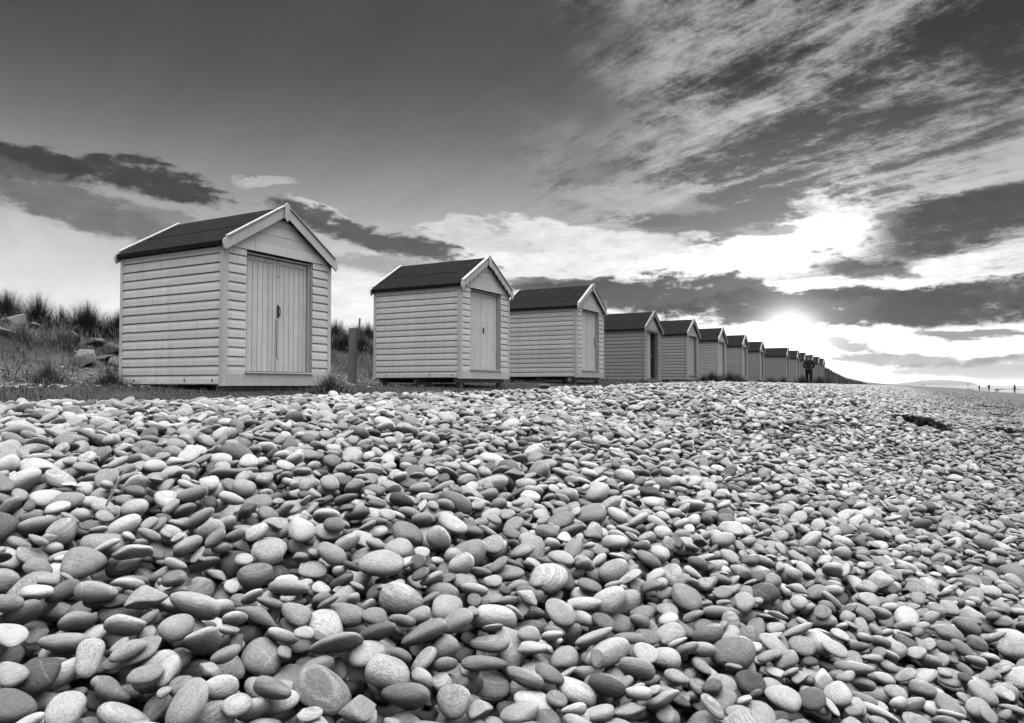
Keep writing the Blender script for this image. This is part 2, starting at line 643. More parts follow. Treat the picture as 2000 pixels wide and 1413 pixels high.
def deposit(x0, x1, y0, y1, res, layers, cands, inside, r, med, base_drop, limit):
    """drop stones one by one on the beach and on each other; each comes to rest on what it touches"""
    xs = np.arange(x0, x1, res); ys = np.arange(y0, y1, res)
    Hm = height(*np.meshgrid(xs, ys, indexing='ij')) - base_drop
    H0 = Hm + base_drop
    idm = np.full(Hm.shape, -1, dtype=np.int32)
    nx, ny = Hm.shape
    cxs = r.uniform(x0, x1, 400000); cys = r.uniform(y0, y1, 400000)
    ok = inside(cxs, cys)
    area = (x1 - x0) * (y1 - y0) * ok.mean()
    cxs, cys = cxs[ok], cys[ok]
    n = min(int(layers * area / 0.0060 * (0.046 / med) ** 2), len(cxs))
    a, b, c = stone_sizes(n, r, med)
    uu, vv = uv_of(cxs[:n], cys[:n])
    band = 1 + 0.20 * waves(uu * 0.9 + 2, vv * 1.3)          # patches of coarser and finer stones
    a, b, c = a * band, b * band, c * band
    yaw = r.uniform(0, math.pi, n)
    jit = r.normal(0, 0.13, (n, 2))
    steep = r.random(n) < 0.10
    jit[steep] *= 2.6
    jx = r.uniform(-1, 1, (n, cands)); jy = r.uniform(-1, 1, (n, cands))
    jx[:, 0] = jy[:, 0] = 0
    start = len(P_pos)
    sq = math.sqrt
    for i in range(n):
        ai, bi, ci = a[i], b[i], c[i]
        best = None
        for k in range(cands):
            cx, cy = cxs[i] + jx[i, k] * ai * 1.5, cys[i] + jy[i, k] * ai * 1.5
            ix, iy = int((cx - x0) / res), int((cy - y0) / res)
            s_ = max(1, int(bi * 0.7 / res))
            if ix < s_ + 12 or iy < s_ + 12 or ix >= nx - s_ - 12 or iy >= ny - s_ - 12:
                continue
            gx = (Hm[ix + s_, iy] - Hm[ix - s_, iy]) / (2 * s_ * res)
            gy = (Hm[ix, iy + s_] - Hm[ix, iy - s_]) / (2 * s_ * res)
            gx = min(max(gx, -0.8), 0.8) * 0.6; gy = min(max(gy, -0.8), 0.8) * 0.6
            Rm = frame(np.array((-gx + jit[i, 0], -gy + jit[i, 1], 1.0)), yaw[i])
            A = Rm * np.array((ai, bi, ci))
            M = A @ A.T
            m00, m01, m11 = M[0, 0], M[0, 1], M[1, 1]
            det = m00 * m11 - m01 * m01
            i00, i01, i11 = m11 / det, -m01 / det, m00 / det
            w0 = i00 * M[0, 2] + i01 * M[1, 2]; w1 = i01 * M[0, 2] + i11 * M[1, 2]
            kk = sq(max(M[2, 2] - w0 * M[0, 2] - w1 * M[1, 2], 1e-9))
            hx, hy = int(sq(m00) / res) + 1, int(sq(m11) / res) + 1
            ax, bx2, ay, by2 = max(ix - hx, 0), min(ix + hx + 1, nx), max(iy - hy, 0), min(iy + hy + 1, ny)
            ddx = (xs[ax:bx2] - cx)[:, None]; ddy = (ys[ay:by2] - cy)[None, :]
            q = 1 - (i00 * ddx * ddx + 2 * i01 * ddx * ddy + i11 * ddy * ddy)
            inm = q > 0.02
            if not inm.any():
                continue
            root = kk * np.sqrt(np.maximum(q, 0))
            lin = w0 * ddx + w1 * ddy
            win = Hm[ax:bx2, ay:by2]
            zc = float((win - lin + root)[inm].max())
            score = zc - H0[ix, iy]
            if best is None or score < best[0]:
                best = (score, cx, cy, zc - 0.05 * ci, Rm, ax, bx2, ay, by2, lin, root, inm)
        if best is None or best[0] > limit:
            continue
        _, cx, cy, zc, Rm, ax, bx2, ay, by2, lin, root, inm = best
        win = Hm[ax:bx2, ay:by2]
        top = zc + lin + root
        up_ = inm & (top > win)
        win[up_] = top[up_]
        idm[ax:bx2, ay:by2][up_] = len(P_pos)
        P_pos.append((cx, cy, zc)); P_rot.append(Rm); P_scl.append((ai, bi, ci)); P_vis.append(0.0)
    cnt = np.bincount(idm[idm >= 0], minlength=len(P_pos))
    for i in range(start, len(P_pos)):
        P_vis[i] = cnt[i] * res * res
    return xs, ys, Hm


def in_near(x, y):
    u, v = uv_of(x, y)
    return (np.abs(x) < 0.76 * y + 0.9) & (v > -5.4) & (y > 0.35)


def in_mid(x, y):
    u, v = uv_of(x, y)
    return (x < 0.76 * y + 1.0) & (v > -5.5 - 0.6 * sstep(u, 14, 24)) & (v < 6) & (x > -0.76 * y - 1)


deposit(-6.2, 6.4, 0.2, 6.5, 0.0065, 3.4, 3, in_near, rng, 0.0365, 0.12, 0.036)
n_near = len(P_pos)
deposit(-6.0, 17.5, 6.2, 22.0, 0.016, 1.7, 2, in_mid, rng, 0.040, 0.10, 0.05)
n_mid_ = len(P_pos)
# beyond, single stones scattered thickly
nf = 80000
fu = 18 + (rng.random(nf) ** 1.6) * 82
fv = rng.uniform(-6.8, 8.5, nf)
fx, fy = xy_of(fu, fv)
keep = (fy > 21.8) & (fx < 0.76 * fy + 1) & (fv < 3 + 0.06 * fu)
fx, fy = fx[keep], fy[keep]
fa, fb, fc = stone_sizes(len(fx), rng, 0.05)
fz = height(fx, fy) + rng.uniform(-0.02, 0.055, len(fx))
for i in range(len(fx)):
    t_ = rng.normal(0, 0.25, 2)
    P_pos.append((fx[i], fy[i], fz[i])); P_rot.append(frame(np.array((t_[0], t_[1], 1.0)), rng.uniform(0, 3.14)))
    P_scl.append((fa[i], fb[i], fc[i])); P_vis.append(0.0)
# small stones on the scree at the foot of the dune and on the turf by the crest
ns = 1500
su_, sv_ = rng.uniform(-4, 15, ns), rng.normal(-11.0, 0.7, ns)
sx2, sy2 = xy_of(su_, sv_)
for i in range(ns):
    s_ = rng.uniform(0.012, 0.045)
    P_pos.append((sx2[i], sy2[i], hz_at(sx2[i], sy2[i]) + s_ * 0.2))
    P_rot.append(frame(np.array((rng.normal(0, .2), rng.normal(0, .2), 1.0)), rng.uniform(0, 3.14)))
    P_scl.append((s_, s_ * 0.7, s_ * 0.45)); P_vis.append(0.0)

P_pos = np.array(P_pos); P_rot = np.array(P_rot); P_scl = np.array(P_scl); P_vis = np.array(P_vis)
NP = len(P_pos)
tone = np.clip(rng.normal(0.455, 0.12, NP), 0.13, 0.76)
pale = rng.random(NP) < 0.16
tone[pale] = rng.uniform(0.66, 0.80, pale.sum())
dark = rng.random(NP) < 0.07
tone[dark] = rng.uniform(0.12, 0.25, dark.sum())
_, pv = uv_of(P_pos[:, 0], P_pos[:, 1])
tone *= 1 - 0.52 * sstep(pv, -1.0, 4.0)             # stones darker low on the beach
P_seed = rng.random(NP)
P_proto = rng.integers(0, NPROTO, NP)

# the stones that show largest are individuals
rel = P_pos - np.array((0, 0, EYE))
cp, sp_ = math.cos(PITCH), math.sin(PITCH)
fwd = rel[:, 1] * cp + rel[:, 2] * sp_
upw = rel[:, 2] * cp - rel[:, 1] * sp_
sx_px = 1000 + FPX * rel[:, 0] / np.maximum(fwd, 0.05)
sy_px = 706.5 - FPX * upw / np.maximum(fwd, 0.05)
on = (fwd > 0.3) & (sx_px > -30) & (sx_px < 2030) & (sy_px > 700) & (sy_px < 1440)
foot = math.pi * P_scl[:, 0] * P_scl[:, 1]
score = np.where(on & (P_vis > 0.45 * foot), P_vis / np.maximum(fwd, 0.1) ** 2, 0)
order = np.argsort(-score)
chosen = order[:300]
is_single = np.zeros(NP, bool); is_single[chosen] = True

shape_col = bpy.data.collections.new('pebbles')
col.children.link(shape_col)


def quat_of(Rm):
    return Matrix(Rm.tolist()).to_quaternion()


def pebble_label(i):
    a, b, c = P_scl[i]
    t_, s_ = tone[i], P_seed[i]
    size = 'large' if a > 0.058 else 'middling' if a > 0.046 else 'small'
    sh = 'almost white' if t_ > 0.62 else 'pale grey' if t_ > 0.50 else 'mid grey' if t_ > 0.36 else 'dull grey' if t_ > 0.25 else 'dark slate'
    mark = 'white-veined' if s_ < VEIN else 'speckled' if s_ < SPECK else 'banded' if s_ < BAND else 'plain'
    form = 'round' if b / a > 0.85 else 'oval' if b / a > 0.68 else 'long'
    flat = 'flat' if c / b < 0.42 else 'plump' if c / b > 0.60 else 'rounded'
    nz_ = P_rot[i][2, 2]
    pose = 'lying flat' if nz_ > 0.965 else 'tilted' if nz_ > 0.80 else 'propped steeply'
    return f'{size} {sh} {mark} pebble, {form}, {flat}, {pose}', f'{sh} {form}'


words = {i: pebble_label(i) for i in chosen}
cpos = P_pos[chosen]


def full_label(i):
    d = np.linalg.norm(cpos - P_pos[i], axis=1)
    j = chosen[np.argsort(d)[1]]
    w2 = words[j][1]
    return words[i][0] + ', beside ' + ('an ' if w2[0] == 'a' else 'a ') + w2 + ' one'


used = set()
singles = []
for rank, i in enumerate(chosen):
    pi = P_proto[i]
    o = bpy.data.objects.new('pebble', protos[pi])
    if pi not in used:
        used.add(pi); o['first_of_shape'] = int(pi)
    col.objects.link(o)
    o.location = P_pos[i]
    o.rotation_mode = 'QUATERNION'
    o.rotation_quaternion = quat_of(P_rot[i])
    o.scale = P_scl[i]
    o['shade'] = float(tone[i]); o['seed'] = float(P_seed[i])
    tag(o, full_label(i), 'pebble', 'pebbles of the shingle bank')
    singles.append(o)

# every other stone: one body of shingle, instanced on points from the shapes of the single pebbles
missing = [k for k in range(NPROTO) if k not in used]
shapes = {}
for o in singles:
    k = o.get('first_of_shape')
    if k is not None:
        shapes[k] = o
        del o['first_of_shape']
shape_list = [shapes[k] for k in sorted(shapes)]
for o in shape_list:
    shape_col.objects.link(o)
    col.objects.unlink(o)
# collection children are read in order of name
names = sorted(o.name for o in shape_list)
slot = {k: names.index(shapes[k].name) for k in shapes}
proto_slot = np.array([slot.get(k, k % max(1, len(names))) for k in range(NPROTO)])

rest = np.where(~is_single)[0]
pm = bpy.data.meshes.new('shingle')
pm.vertices.add(len(rest))
pm.vertices.foreach_set('co', P_pos[rest].astype(np.float32).ravel())
eul = np.empty((len(rest), 3), np.float32)
Rr = P_rot[rest]
eul[:, 1] = -np.arcsin(np.clip(Rr[:, 2, 0], -1, 1))
eul[:, 0] = np.arctan2(Rr[:, 2, 1], Rr[:, 2, 2])
eul[:, 2] = np.arctan2(Rr[:, 1, 0], Rr[:, 0, 0])
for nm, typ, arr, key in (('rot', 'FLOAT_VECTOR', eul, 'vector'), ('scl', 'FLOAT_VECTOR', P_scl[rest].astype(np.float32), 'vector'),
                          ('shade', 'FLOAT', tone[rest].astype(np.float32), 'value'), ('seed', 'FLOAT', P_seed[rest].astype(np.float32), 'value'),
                          ('shape', 'INT', proto_slot[P_proto[rest]].astype(np.int32), 'value')):
    at_ = pm.attributes.new(nm, typ, 'POINT')
    at_.data.foreach_set(key, np.ascontiguousarray(arr).ravel())
pm.materials.append(m_pebble)
shingle = link('shingle', pm)
tag(shingle, 'bank of rounded grey and white pebbles heaped below the huts', 'pebbles', kind='stuff')
ng = bpy.data.node_groups.new('shingle', 'GeometryNodeTree')
ng.interface.new_socket('Geometry', in_out='INPUT', socket_type='NodeSocketGeometry')
ng.interface.new_socket('Geometry', in_out='OUTPUT', socket_type='NodeSocketGeometry')
g_in = ng.nodes.new('NodeGroupInput'); g_out = ng.nodes.new('NodeGroupOutput')
g_i = ng.nodes.new('GeometryNodeInstanceOnPoints')
g_c = ng.nodes.new('GeometryNodeCollectionInfo')
g_c.inputs['Collection'].default_value = shape_col
g_c.inputs['Separate Children'].default_value = True
g_c.inputs['Reset Children'].default_value = True


def named(nm, typ):
    n = ng.nodes.new('GeometryNodeInputNamedAttribute')
    n.data_type = typ
    n.inputs['Name'].default_value = nm
    return n.outputs['Attribute']


g_p = ng.nodes.new('GeometryNodeMeshToPoints')
ng.links.new(g_in.outputs[0], g_p.inputs[0])
ng.links.new(g_p.outputs[0], g_i.inputs['Points'])
ng.links.new(g_c.outputs[0], g_i.inputs['Instance'])
g_i.inputs['Pick Instance'].default_value = True
ng.links.new(named('shape', 'INT'), g_i.inputs['Instance Index'])
ng.links.new(named('rot', 'FLOAT_VECTOR'), g_i.inputs['Rotation'])
ng.links.new(named('scl', 'FLOAT_VECTOR'), g_i.inputs['Scale'])
ng.links.new(g_i.outputs[0], g_out.inputs[0])
mod = shingle.modifiers.new('shingle', 'NODES')
mod.node_group = ng

# ------------------------------------------------------------------ beach huts
def paint(name, tone_, wear=1.0):
    def build(t, b):
        p = coord('Object')
        x, y, z = xyz(geo_pos())
        r = obj_random()
        n = noise(p, 4.0, 5.0, 0.65)
        grain = noise(vec(x * 2.0, y * 2.0, z * 40.0), 1.0, 4.0, 0.65)
        streak = noise(vec(x * 16.0, y * 16.0, z * 0.8), 1.0, 4.0, 0.7)
        spots = smooth(noise(p, 26.0, 3.0, 0.6), 0.66, 0.74)
        c = tone_ * mad(n, 0.36, 0.82) * mad(grain, 0.12, 0.94) * mad(r, 0.16, 0.92)
        c = c * (1.0 - smooth(streak, 0.52, 0.78) * 0.28 * wear) * (1.0 - spots * 0.30 * wear)
        grey(b, c)
        bump(b, mad(grain, 0.5, n), 0.18, 0.01)
    return material(name, build, 0.5, 0.35)


def build_felt(t, b):
    p = geo_pos()
    g = noise(p, 260.0, 3.0, 0.7)
    n = noise(p, 5.0, 5.0, 0.7)
    moss = smooth(noise(p, 9.0, 6.0, 0.75), 0.56, 0.66)
    c = mad(g, 0.030, 0.002) * mad(n, 1.2, 0.05) + moss * 0.035
    grey(b, c)
    bump(b, mad(g, 0.5, n), 0.6, 0.012)


m_felt = material('mineral roofing felt', build_felt, 0.9, 0.15)
m_iron = material('black iron', lambda t, b: grey(b, mad(noise(geo_pos(), 30.0, 3.0), 0.03, 0.012)), 0.45, 0.4)
m_wood = material('weathered timber', lambda t, b: (grey(b, mad(noise(vmath('MULTIPLY', geo_pos(), vec(14.0, 14.0, 1.4)), 2.0, 6.0, 0.7), 0.34, 0.05)),
                                                     bump(b, noise(vmath('MULTIPLY', geo_pos(), vec(20.0, 20.0, 1.5)), 2.0, 6.0, 0.7), 0.6, 0.02)), 0.85, 0.2)
m_doorway_shade = material('hut interior shade cloth', lambda t, b: grey(b, mad(noise(geo_pos(), 6.0), 0.03, 0.01)), 0.9, 0.1)  # stands for a dark interior: shade put into the colour


def box_data(x0, x1, y0, y1, z0, z1):
    v = [(x0, y0, z0), (x1, y0, z0), (x1, y1, z0), (x0, y1, z0), (x0, y0, z1), (x1, y0, z1), (x1, y1, z1), (x0, y1, z1)]
    f = [(3, 2, 1, 0), (4, 5, 6, 7), (0, 1, 5, 4), (1, 2, 6, 5), (2, 3, 7, 6), (3, 0, 4, 7)]
    return v, f


def bevel(m, w):
    import bmesh
    bm = bmesh.new(); bm.from_mesh(m)
    bmesh.ops.bevel(bm, geom=list(bm.edges), offset=w, segments=1, affect='EDGES')
    bm.to_mesh(m); bm.free()
    return m


def box(name, dims, mat, parent, bev=0.003):
    m = mesh(name, *box_data(*dims), mat)
    if bev: bevel(m, bev)
    return link(name, m, parent)


def prism(name, outline, a0, a1, axis, mat, parent, bev=0.0):
    """outline of 2-D points extruded along an axis; outline order (h, z)"""
    n = len(outline)
    vs_ = []
    for a in (a0, a1):
        for (h, z) in outline:
            vs_.append((a, h, z) if axis == 'x' else (h, a, z))
    fs = [tuple(range(n)), tuple(range(2 * n - 1, n - 1, -1))]
    fs += [(i, i + n, (i + 1) % n + n, (i + 1) % n) for i in range(n)]
    m = mesh(name, vs_, fs, mat)
    import bmesh
    bm = bmesh.new(); bm.from_mesh(m)
    bmesh.ops.recalc_face_normals(bm, faces=bm.faces)
    if bev:
        bmesh.ops.bevel(bm, geom=list(bm.edges), offset=bev, segments=1, affect='EDGES')
    bm.to_mesh(m); bm.free()
    return link(name, m, parent)


W_, D_, H_ = 2.12, 2.34, 2.0
NB = 15
BH = H_ / NB
RIDGE = 2.72
board_cache = {}


def board_mesh(mat, face, length):
    """one ship-lap board, its lower edge thick and rounded, upper edge tucked under the next"""
    key = (mat.name, face, round(length, 3))
    if key in board_cache:
        return board_cache[key]
    g = 0.0065
    prof = [(0.0, g), (-0.021, g), (-0.025, g + 0.006), (-0.022, BH * 0.62), (-0.016, BH * 0.84), (-0.009, BH - 0.003), (0.0, BH - 0.003)]
    n = len(prof)
    vs_ = []
    for a in (0.0, length):
        for (o, z) in prof:
            vs_.append((o, a, z) if face == 'side' else (a, o, z))
    fs = [tuple(range(n)), tuple(range(2 * n - 1, n - 1, -1))] + [(i, i + n, (i + 1) % n + n, (i + 1) % n) for i in range(n)]
    m = mesh('board', vs_, fs, mat)
    import bmesh
    bm = bmesh.new(); bm.from_mesh(m)
    bmesh.ops.recalc_face_normals(bm, faces=bm.faces)
    bm.to_mesh(m); bm.free()
    board_cache[key] = m
    return m


def barge_outline(side, style, z_off=0.0, wid=0.165, end_cut=True):
    """a sloping gable board seen from the front, from the ridge to beyond the eave"""
    cx = W_ / 2
    wid = {'plain': wid, 'zigzag': 0.125, 'scallop': 0.115}[style]
    rise = (RIDGE - (H_ + 0.02)) / (cx + 0.07)
    sgn = -1 if side == 0 else 1
    ln = cx + 0.08
    top, bot = [], []
    n = 1 if style == 'plain' else (7 if style == 'zigzag' else 12)
    for i in range(2):
        d = ln * i
        top.append((cx + sgn * d, RIDGE + 0.03 - rise * d + z_off))
    steps = []
    for i in range(n + 1):
        d = 0.02 + (ln - 0.06) * i / n
        steps.append((cx + sgn * d, RIDGE + 0.03 - rise * d - wid + z_off))
        if style == 'zigzag' and i < n:
            d2 = d + (ln - 0.06) / n
            steps.append((cx + sgn * (d2 - 0.005), RIDGE + 0.03 - rise * d2 - wid + z_off - 0.075))
        if style == 'scallop' and i < n:
            for q, dep in ((0.2, 0.035), (0.5, 0.06), (0.8, 0.035)):
                d2 = d + (ln - 0.06) / n * q
                steps.append((cx + sgn * d2, RIDGE + 0.03 - rise * d2 - wid + z_off - dep))
    # rounded foot
    ex, ez = cx + sgn * ln, RIDGE + 0.03 - rise * ln + z_off
    tip = [(ex + sgn * 0.012, ez - 0.05), (ex, ez - 0.12), (ex - sgn * 0.03, ez - wid + 0.012)]
    out = top + tip + steps[::-1]
    return out if side == 0 else out[::-1]


def make_hut(px_corner, depth, base_z, tone_, label, detail=2, style='plain', gable='boards', handle='none', door_dark=False,
             yaw=0.0, legs=True, door_tone=None, side_tone=None):
    cx, cy = (px_corner - 1000) / FPX * depth, depth
    hut = empty('beach_hut', (cx, cy, EYE + base_z), math.atan2(RY, RX) + rad(yaw))
    tag(hut, label, 'beach hut', 'row of wooden beach huts')
    mp = paint('hut paint', tone_)
    md = paint('door paint', door_tone or min(0.88, tone_ * 1.12), 0.8)
    mt = paint('trim paint', tone_ * 0.86, 0.9)
    sk = BH + 0.03
    dl, dr, dt = 0.39, 1.70, 1.955
    # body behind the boards: a gabled shell with the doorway left open
    core = [(0.012, 0.0), (W_ - 0.012, 0.0), (W_ - 0.012, H_), (W_ / 2, RIDGE - 0.05), (0.012, H_)]
    prism('wall', core, 0.14, D_ - 0.012, 'y', mp, hut)
    prism('front_wall', [(0.012, 0.0), (dl - 0.004, 0.0), (dl - 0.004, H_ - 0.002), (0.012, H_ - 0.002)], 0.0, 0.14, 'y', mp, hut)
    prism('front_wall', [(dr + 0.004, 0.0), (W_ - 0.012, 0.0), (W_ - 0.012, H_ - 0.002), (dr + 0.004, H_ - 0.002)], 0.0, 0.14, 'y', mp, hut)
    rise = (RIDGE - (H_ + 0.02)) / (W_ / 2 + 0.07)
    prism('gable_wall', [(0.02, H_), (W_ - 0.02, H_), (W_ / 2, RIDGE - 0.06)], 0.0, 0.14, 'y', mp, hut)
    # near side boards, corner trims
    if detail >= 1:
        bs = board_mesh(mp, 'side', D_ - 0.12)
        for i in range(NB):
            link('board', bs, hut, (0.012, 0.06, i * BH))
        if detail == 2:
            for ny_ in (0.18, 0.78, 1.95):
                box('bolt_head', (-0.018, -0.011, ny_, ny_ + 0.022, 0.05, 0.078), m_iron, hut, 0.0)
        bl = board_mesh(mp, 'front', dl - 0.075)
        br = board_mesh(mp, 'front', W_ - dr - 0.075)
        for i in range(1, NB):
            if i * BH < sk - 0.04: continue
            link('board', bl, hut, (0.068, -0.001, i * BH))
            link('board', br, hut, (dr + 0.012, -0.001, i * BH))
    else:
        vs_, fs = [], []
        for i in range(NB):
            for (dims) in ((-0.010, 0.012, 0.06, D_ - 0.06, i * BH + 0.006, (i + 1) * BH - 0.002),
                           (0.068, dl - 0.006, -0.02, 0.0, i * BH + 0.006, (i + 1) * BH - 0.002),
                           (dr + 0.012, W_ - 0.066, -0.02, 0.0, i * BH + 0.006, (i + 1) * BH - 0.002)):
                v, f = box_data(*dims)
                fs += [tuple(q + len(vs_) for q in ff) for ff in f]
                vs_ += v
        c_ = link('cladding', mesh('cladding', vs_, fs, mp), hut)
        c_['kind'] = 'stuff'
    for (x0, x1, y0, y1) in ((-0.016, 0.066, -0.028, 0.058), (W_ - 0.064, W_ + 0.016, -0.028, 0.058), (-0.016, 0.03, D_ - 0.058, D_ + 0.016)):
        box('corner_trim', (x0, x1, y0, y1, -0.02, H_ - 0.004), mt, hut)
    box('skirt_board', (0.067, W_ - 0.065, -0.031, 0.0, -0.018, sk), mt, hut)
    box('door_sill', (dl - 0.02, dr + 0.02, -0.055, 0.135, sk + 0.002, sk + 0.026), mt, hut)
    # gable
    if gable == 'boards':
        z = H_ - 0.03
        k = 0
        while z < RIDGE - 0.16:
            hgt = 0.15 if k == 0 else BH + 0.01
            z1 = min(z + hgt, RIDGE - 0.10)

            def xl(zz): return max(0.07, W_ / 2 - (RIDGE - 0.035 - zz) / rise + 0.02)
            out = [(xl(z), z + 0.004), (W_ - xl(z), z + 0.004), (W_ - xl(z1), z1), (xl(z1), z1)]
            o0 = -0.034 if k == 0 else -0.020
            prism('lintel_board' if k == 0 else 'gable_board', out, o0, -0.001, 'y', mp, hut, 0.002)
            z = z1; k += 1
    else:
        prism('gable_panel', [(0.20, H_ + 0.06), (W_ - 0.20, H_ + 0.06), (W_ / 2, RIDGE - 0.12)], -0.02, -0.001, 'y', md, hut, 0.002)
        box('lintel_board', (0.12, W_ - 0.12, -0.034, -0.001, H_ - 0.03, H_ + 0.05), mt, hut)
    # doors in a frame, set back
    box('door_frame', (dl, dl + 0.03, 0.035, 0.136, sk + 0.028, dt), mt, hut)
    box('door_frame', (dr - 0.03, dr, 0.035, 0.136, sk + 0.028, dt), mt, hut)
    box('door_frame', (dl + 0.031, dr - 0.031, 0.030, 0.136, dt - 0.03, dt), mt, hut)
    x0, x1 = dl + 0.033, dr - 0.033
    mid = (x0 + x1) / 2 - 0.01
    for li, (a, b_) in enumerate(((x0, mid - 0.004), (mid + 0.004, x1))):
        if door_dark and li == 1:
            box('door', (a, b_, 0.1280, 0.1370, sk + 0.03, dt - 0.034), m_doorway_shade, hut, 0.0)  # dark sheet filling the open half, interior shade painted in its colour
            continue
        d = box('door', (a, b_, 0.0880, 0.1260, sk + 0.032, dt - 0.034), md, hut, 0.003)
        if detail >= 1:
            box('stile', (a, a + 0.055, 0.0740, 0.0870, sk + 0.034, dt - 0.036), md, d)
            box('stile', (b_ - 0.055, b_, 0.0740, 0.0870, sk + 0.034, dt - 0.036), md, d)
            box('rail', (a + 0.057, b_ - 0.057, 0.0740, 0.0870, dt - 0.10, dt - 0.036), md, d)
            npl = 5
            pw = (b_ - a - 0.114) / npl
            for q in range(npl):
                box('plank', (a + 0.057 + q * pw + 0.0035, a + 0.057 + (q + 1) * pw - 0.0035, 0.0770, 0.0870, sk + 0.036, dt - 0.103), md, d, 0.003)
    if detail >= 1:
        hx = mid + 0.04
        if handle == 'ring':
            import bmesh
            pts = [(0.0, 0.055), (-0.030, 0.045), (-0.036, 0.0), (-0.030, -0.045), (0.0, -0.055)]
            vs_, fs = [], []
            for j, (yo, zo) in enumerate(pts):
                for (ax_, az_) in ((-.009, -.009), (.009, -.009), (.009, .009), (-.009, .009)):
                    vs_.append((hx + ax_ + 0.012 * (1 if abs(zo) < 0.05 else 0), 0.074 + yo, 1.13 + zo * 1.25 + az_))
            for j in range(len(pts) - 1):
                for q in range(4):
                    a, b2 = j * 4 + q, j * 4 + (q + 1) % 4
                    fs.append((a, b2, b2 + 4, a + 4))
            fs += [(0, 1, 2, 3), (19, 18, 17, 16)]
            link('handle', mesh('handle', vs_, fs, m_iron), hut)
            box('handle_plate', (hx - 0.022, hx + 0.022, 0.0690, 0.0735, 1.03, 1.23), m_iron, hut)
            box('cover_strip', (mid - 0.014, mid + 0.006, 0.0580, 0.0735, sk + 0.034, 1.02), mt, hut)
            box('drop_bolt', (mid + 0.012, mid + 0.022, 0.0600, 0.0735, 0.42, 1.0), m_iron, hut)
            for bz in (1.66, 0.40):
                box('bolt_head', (hx - 0.010, hx + 0.010, 0.0660, 0.0735, bz, bz + 0.02), m_iron, hut)
        elif handle == 'bar':
            box('handle', (hx - 0.012, hx + 0.012, 0.0480, 0.0735, 1.02, 1.15), m_iron if detail == 2 else mt, hut)
            box('bolt_head', (hx - 0.008, hx + 0.008, 0.0660, 0.0735, 1.60, 1.615), m_iron, hut)
        elif handle == 'pull':
            box('handle', (dr - 0.13, dr - 0.10, 0.0180, 0.0735, 0.98, 1.22), mt, hut)
    # roof of felted boards: two slopes, each with two overlapping strips
    cxm = W_ / 2
    for side in (0, 1):
        sgn = -1 if side == 0 else 1

        def zt(d, up_): return RIDGE - rise * d + up_
        e = cxm + 0.05
        deck = [(cxm, zt(0, -0.03)), (cxm + sgn * e, zt(e, -0.03)), (cxm + sgn * e, zt(e, 0.0)), (cxm, zt(0, 0.0))]
        prism('roof_board', deck, -0.07, D_ + 0.035, 'y', mt, hut)
        low = [(cxm + sgn * 0.50, zt(0.50, 0.002)), (cxm + sgn * (e + 0.006), zt(e + 0.006, 0.002)), (cxm + sgn * (e + 0.006), zt(e, -0.065)),
               (cxm + sgn * (e + 0.014), zt(e, -0.065)), (cxm + sgn * (e + 0.014), zt(e + 0.014, 0.010)), (cxm + sgn * 0.50, zt(0.50, 0.010))]
        f1 = prism('roof_felt', low, -0.076, D_ + 0.041, 'y', m_felt, hut)
        upr = [(cxm, zt(0, 0.011)), (cxm + sgn * 0.60, zt(0.60, 0.011)), (cxm + sgn * 0.60, zt(0.60, 0.017)), (cxm, zt(0, 0.019))]
        prism('roof_felt', upr, -0.075, D_ + 0.040, 'y', m_felt, hut)
        prism('bargeboard', barge_outline(side, style), -0.104, -0.079, 'y', mt, hut, 0.002)
        prism('bargeboard', barge_outline(side, 'plain'), D_ + 0.043, D_ + 0.066, 'y', mt, hut, 0.002)
        # capping strip over the edge of the felt
        s0, s1 = 0.03, cxm + 0.02
        for (ya, yb) in ((-0.125, -0.05), (D_ + 0.018, D_ + 0.085)):
            cap = [(cxm + sgn * s0, zt(s0, 0.034)), (cxm + sgn * s1, zt(s1, 0.034)), (cxm + sgn * s1, zt(s1, 0.058)), (cxm + sgn * s0, zt(s0, 0.058))]
            prism('capping_strip', cap, ya, yb, 'y', mt, hut, 0.003)
    fin = [(cxm - 0.05, RIDGE + 0.045), (cxm - 0.05, RIDGE - 0.17), (cxm, RIDGE - 0.225), (cxm + 0.05, RIDGE - 0.17), (cxm + 0.05, RIDGE + 0.045), (cxm, RIDGE + 0.075)]
    prism('finial', fin, -0.132, -0.106, 'y', mt, hut, 0.003)
    # floor beams and stub legs
    if legs:
        for yy in (0.10, D_ / 2, D_ - 0.2):
            box('floor_beam', (0.05, W_ - 0.05, yy, yy + 0.09, -0.10, -0.004), m_wood, hut)
        for xx in (0.16, W_ - 0.26):
            for yy in (0.09, D_ / 2 - 0.01, D_ - 0.21):
                box('support_post', (xx, xx + 0.11, yy, yy + 0.11, -0.55, -0.102), m_wood, hut)
    else:
        box('plinth', (0.02, W_ - 0.02, 0.0, D_ - 0.03, -0.35, -0.022), mp, hut)
    return hut


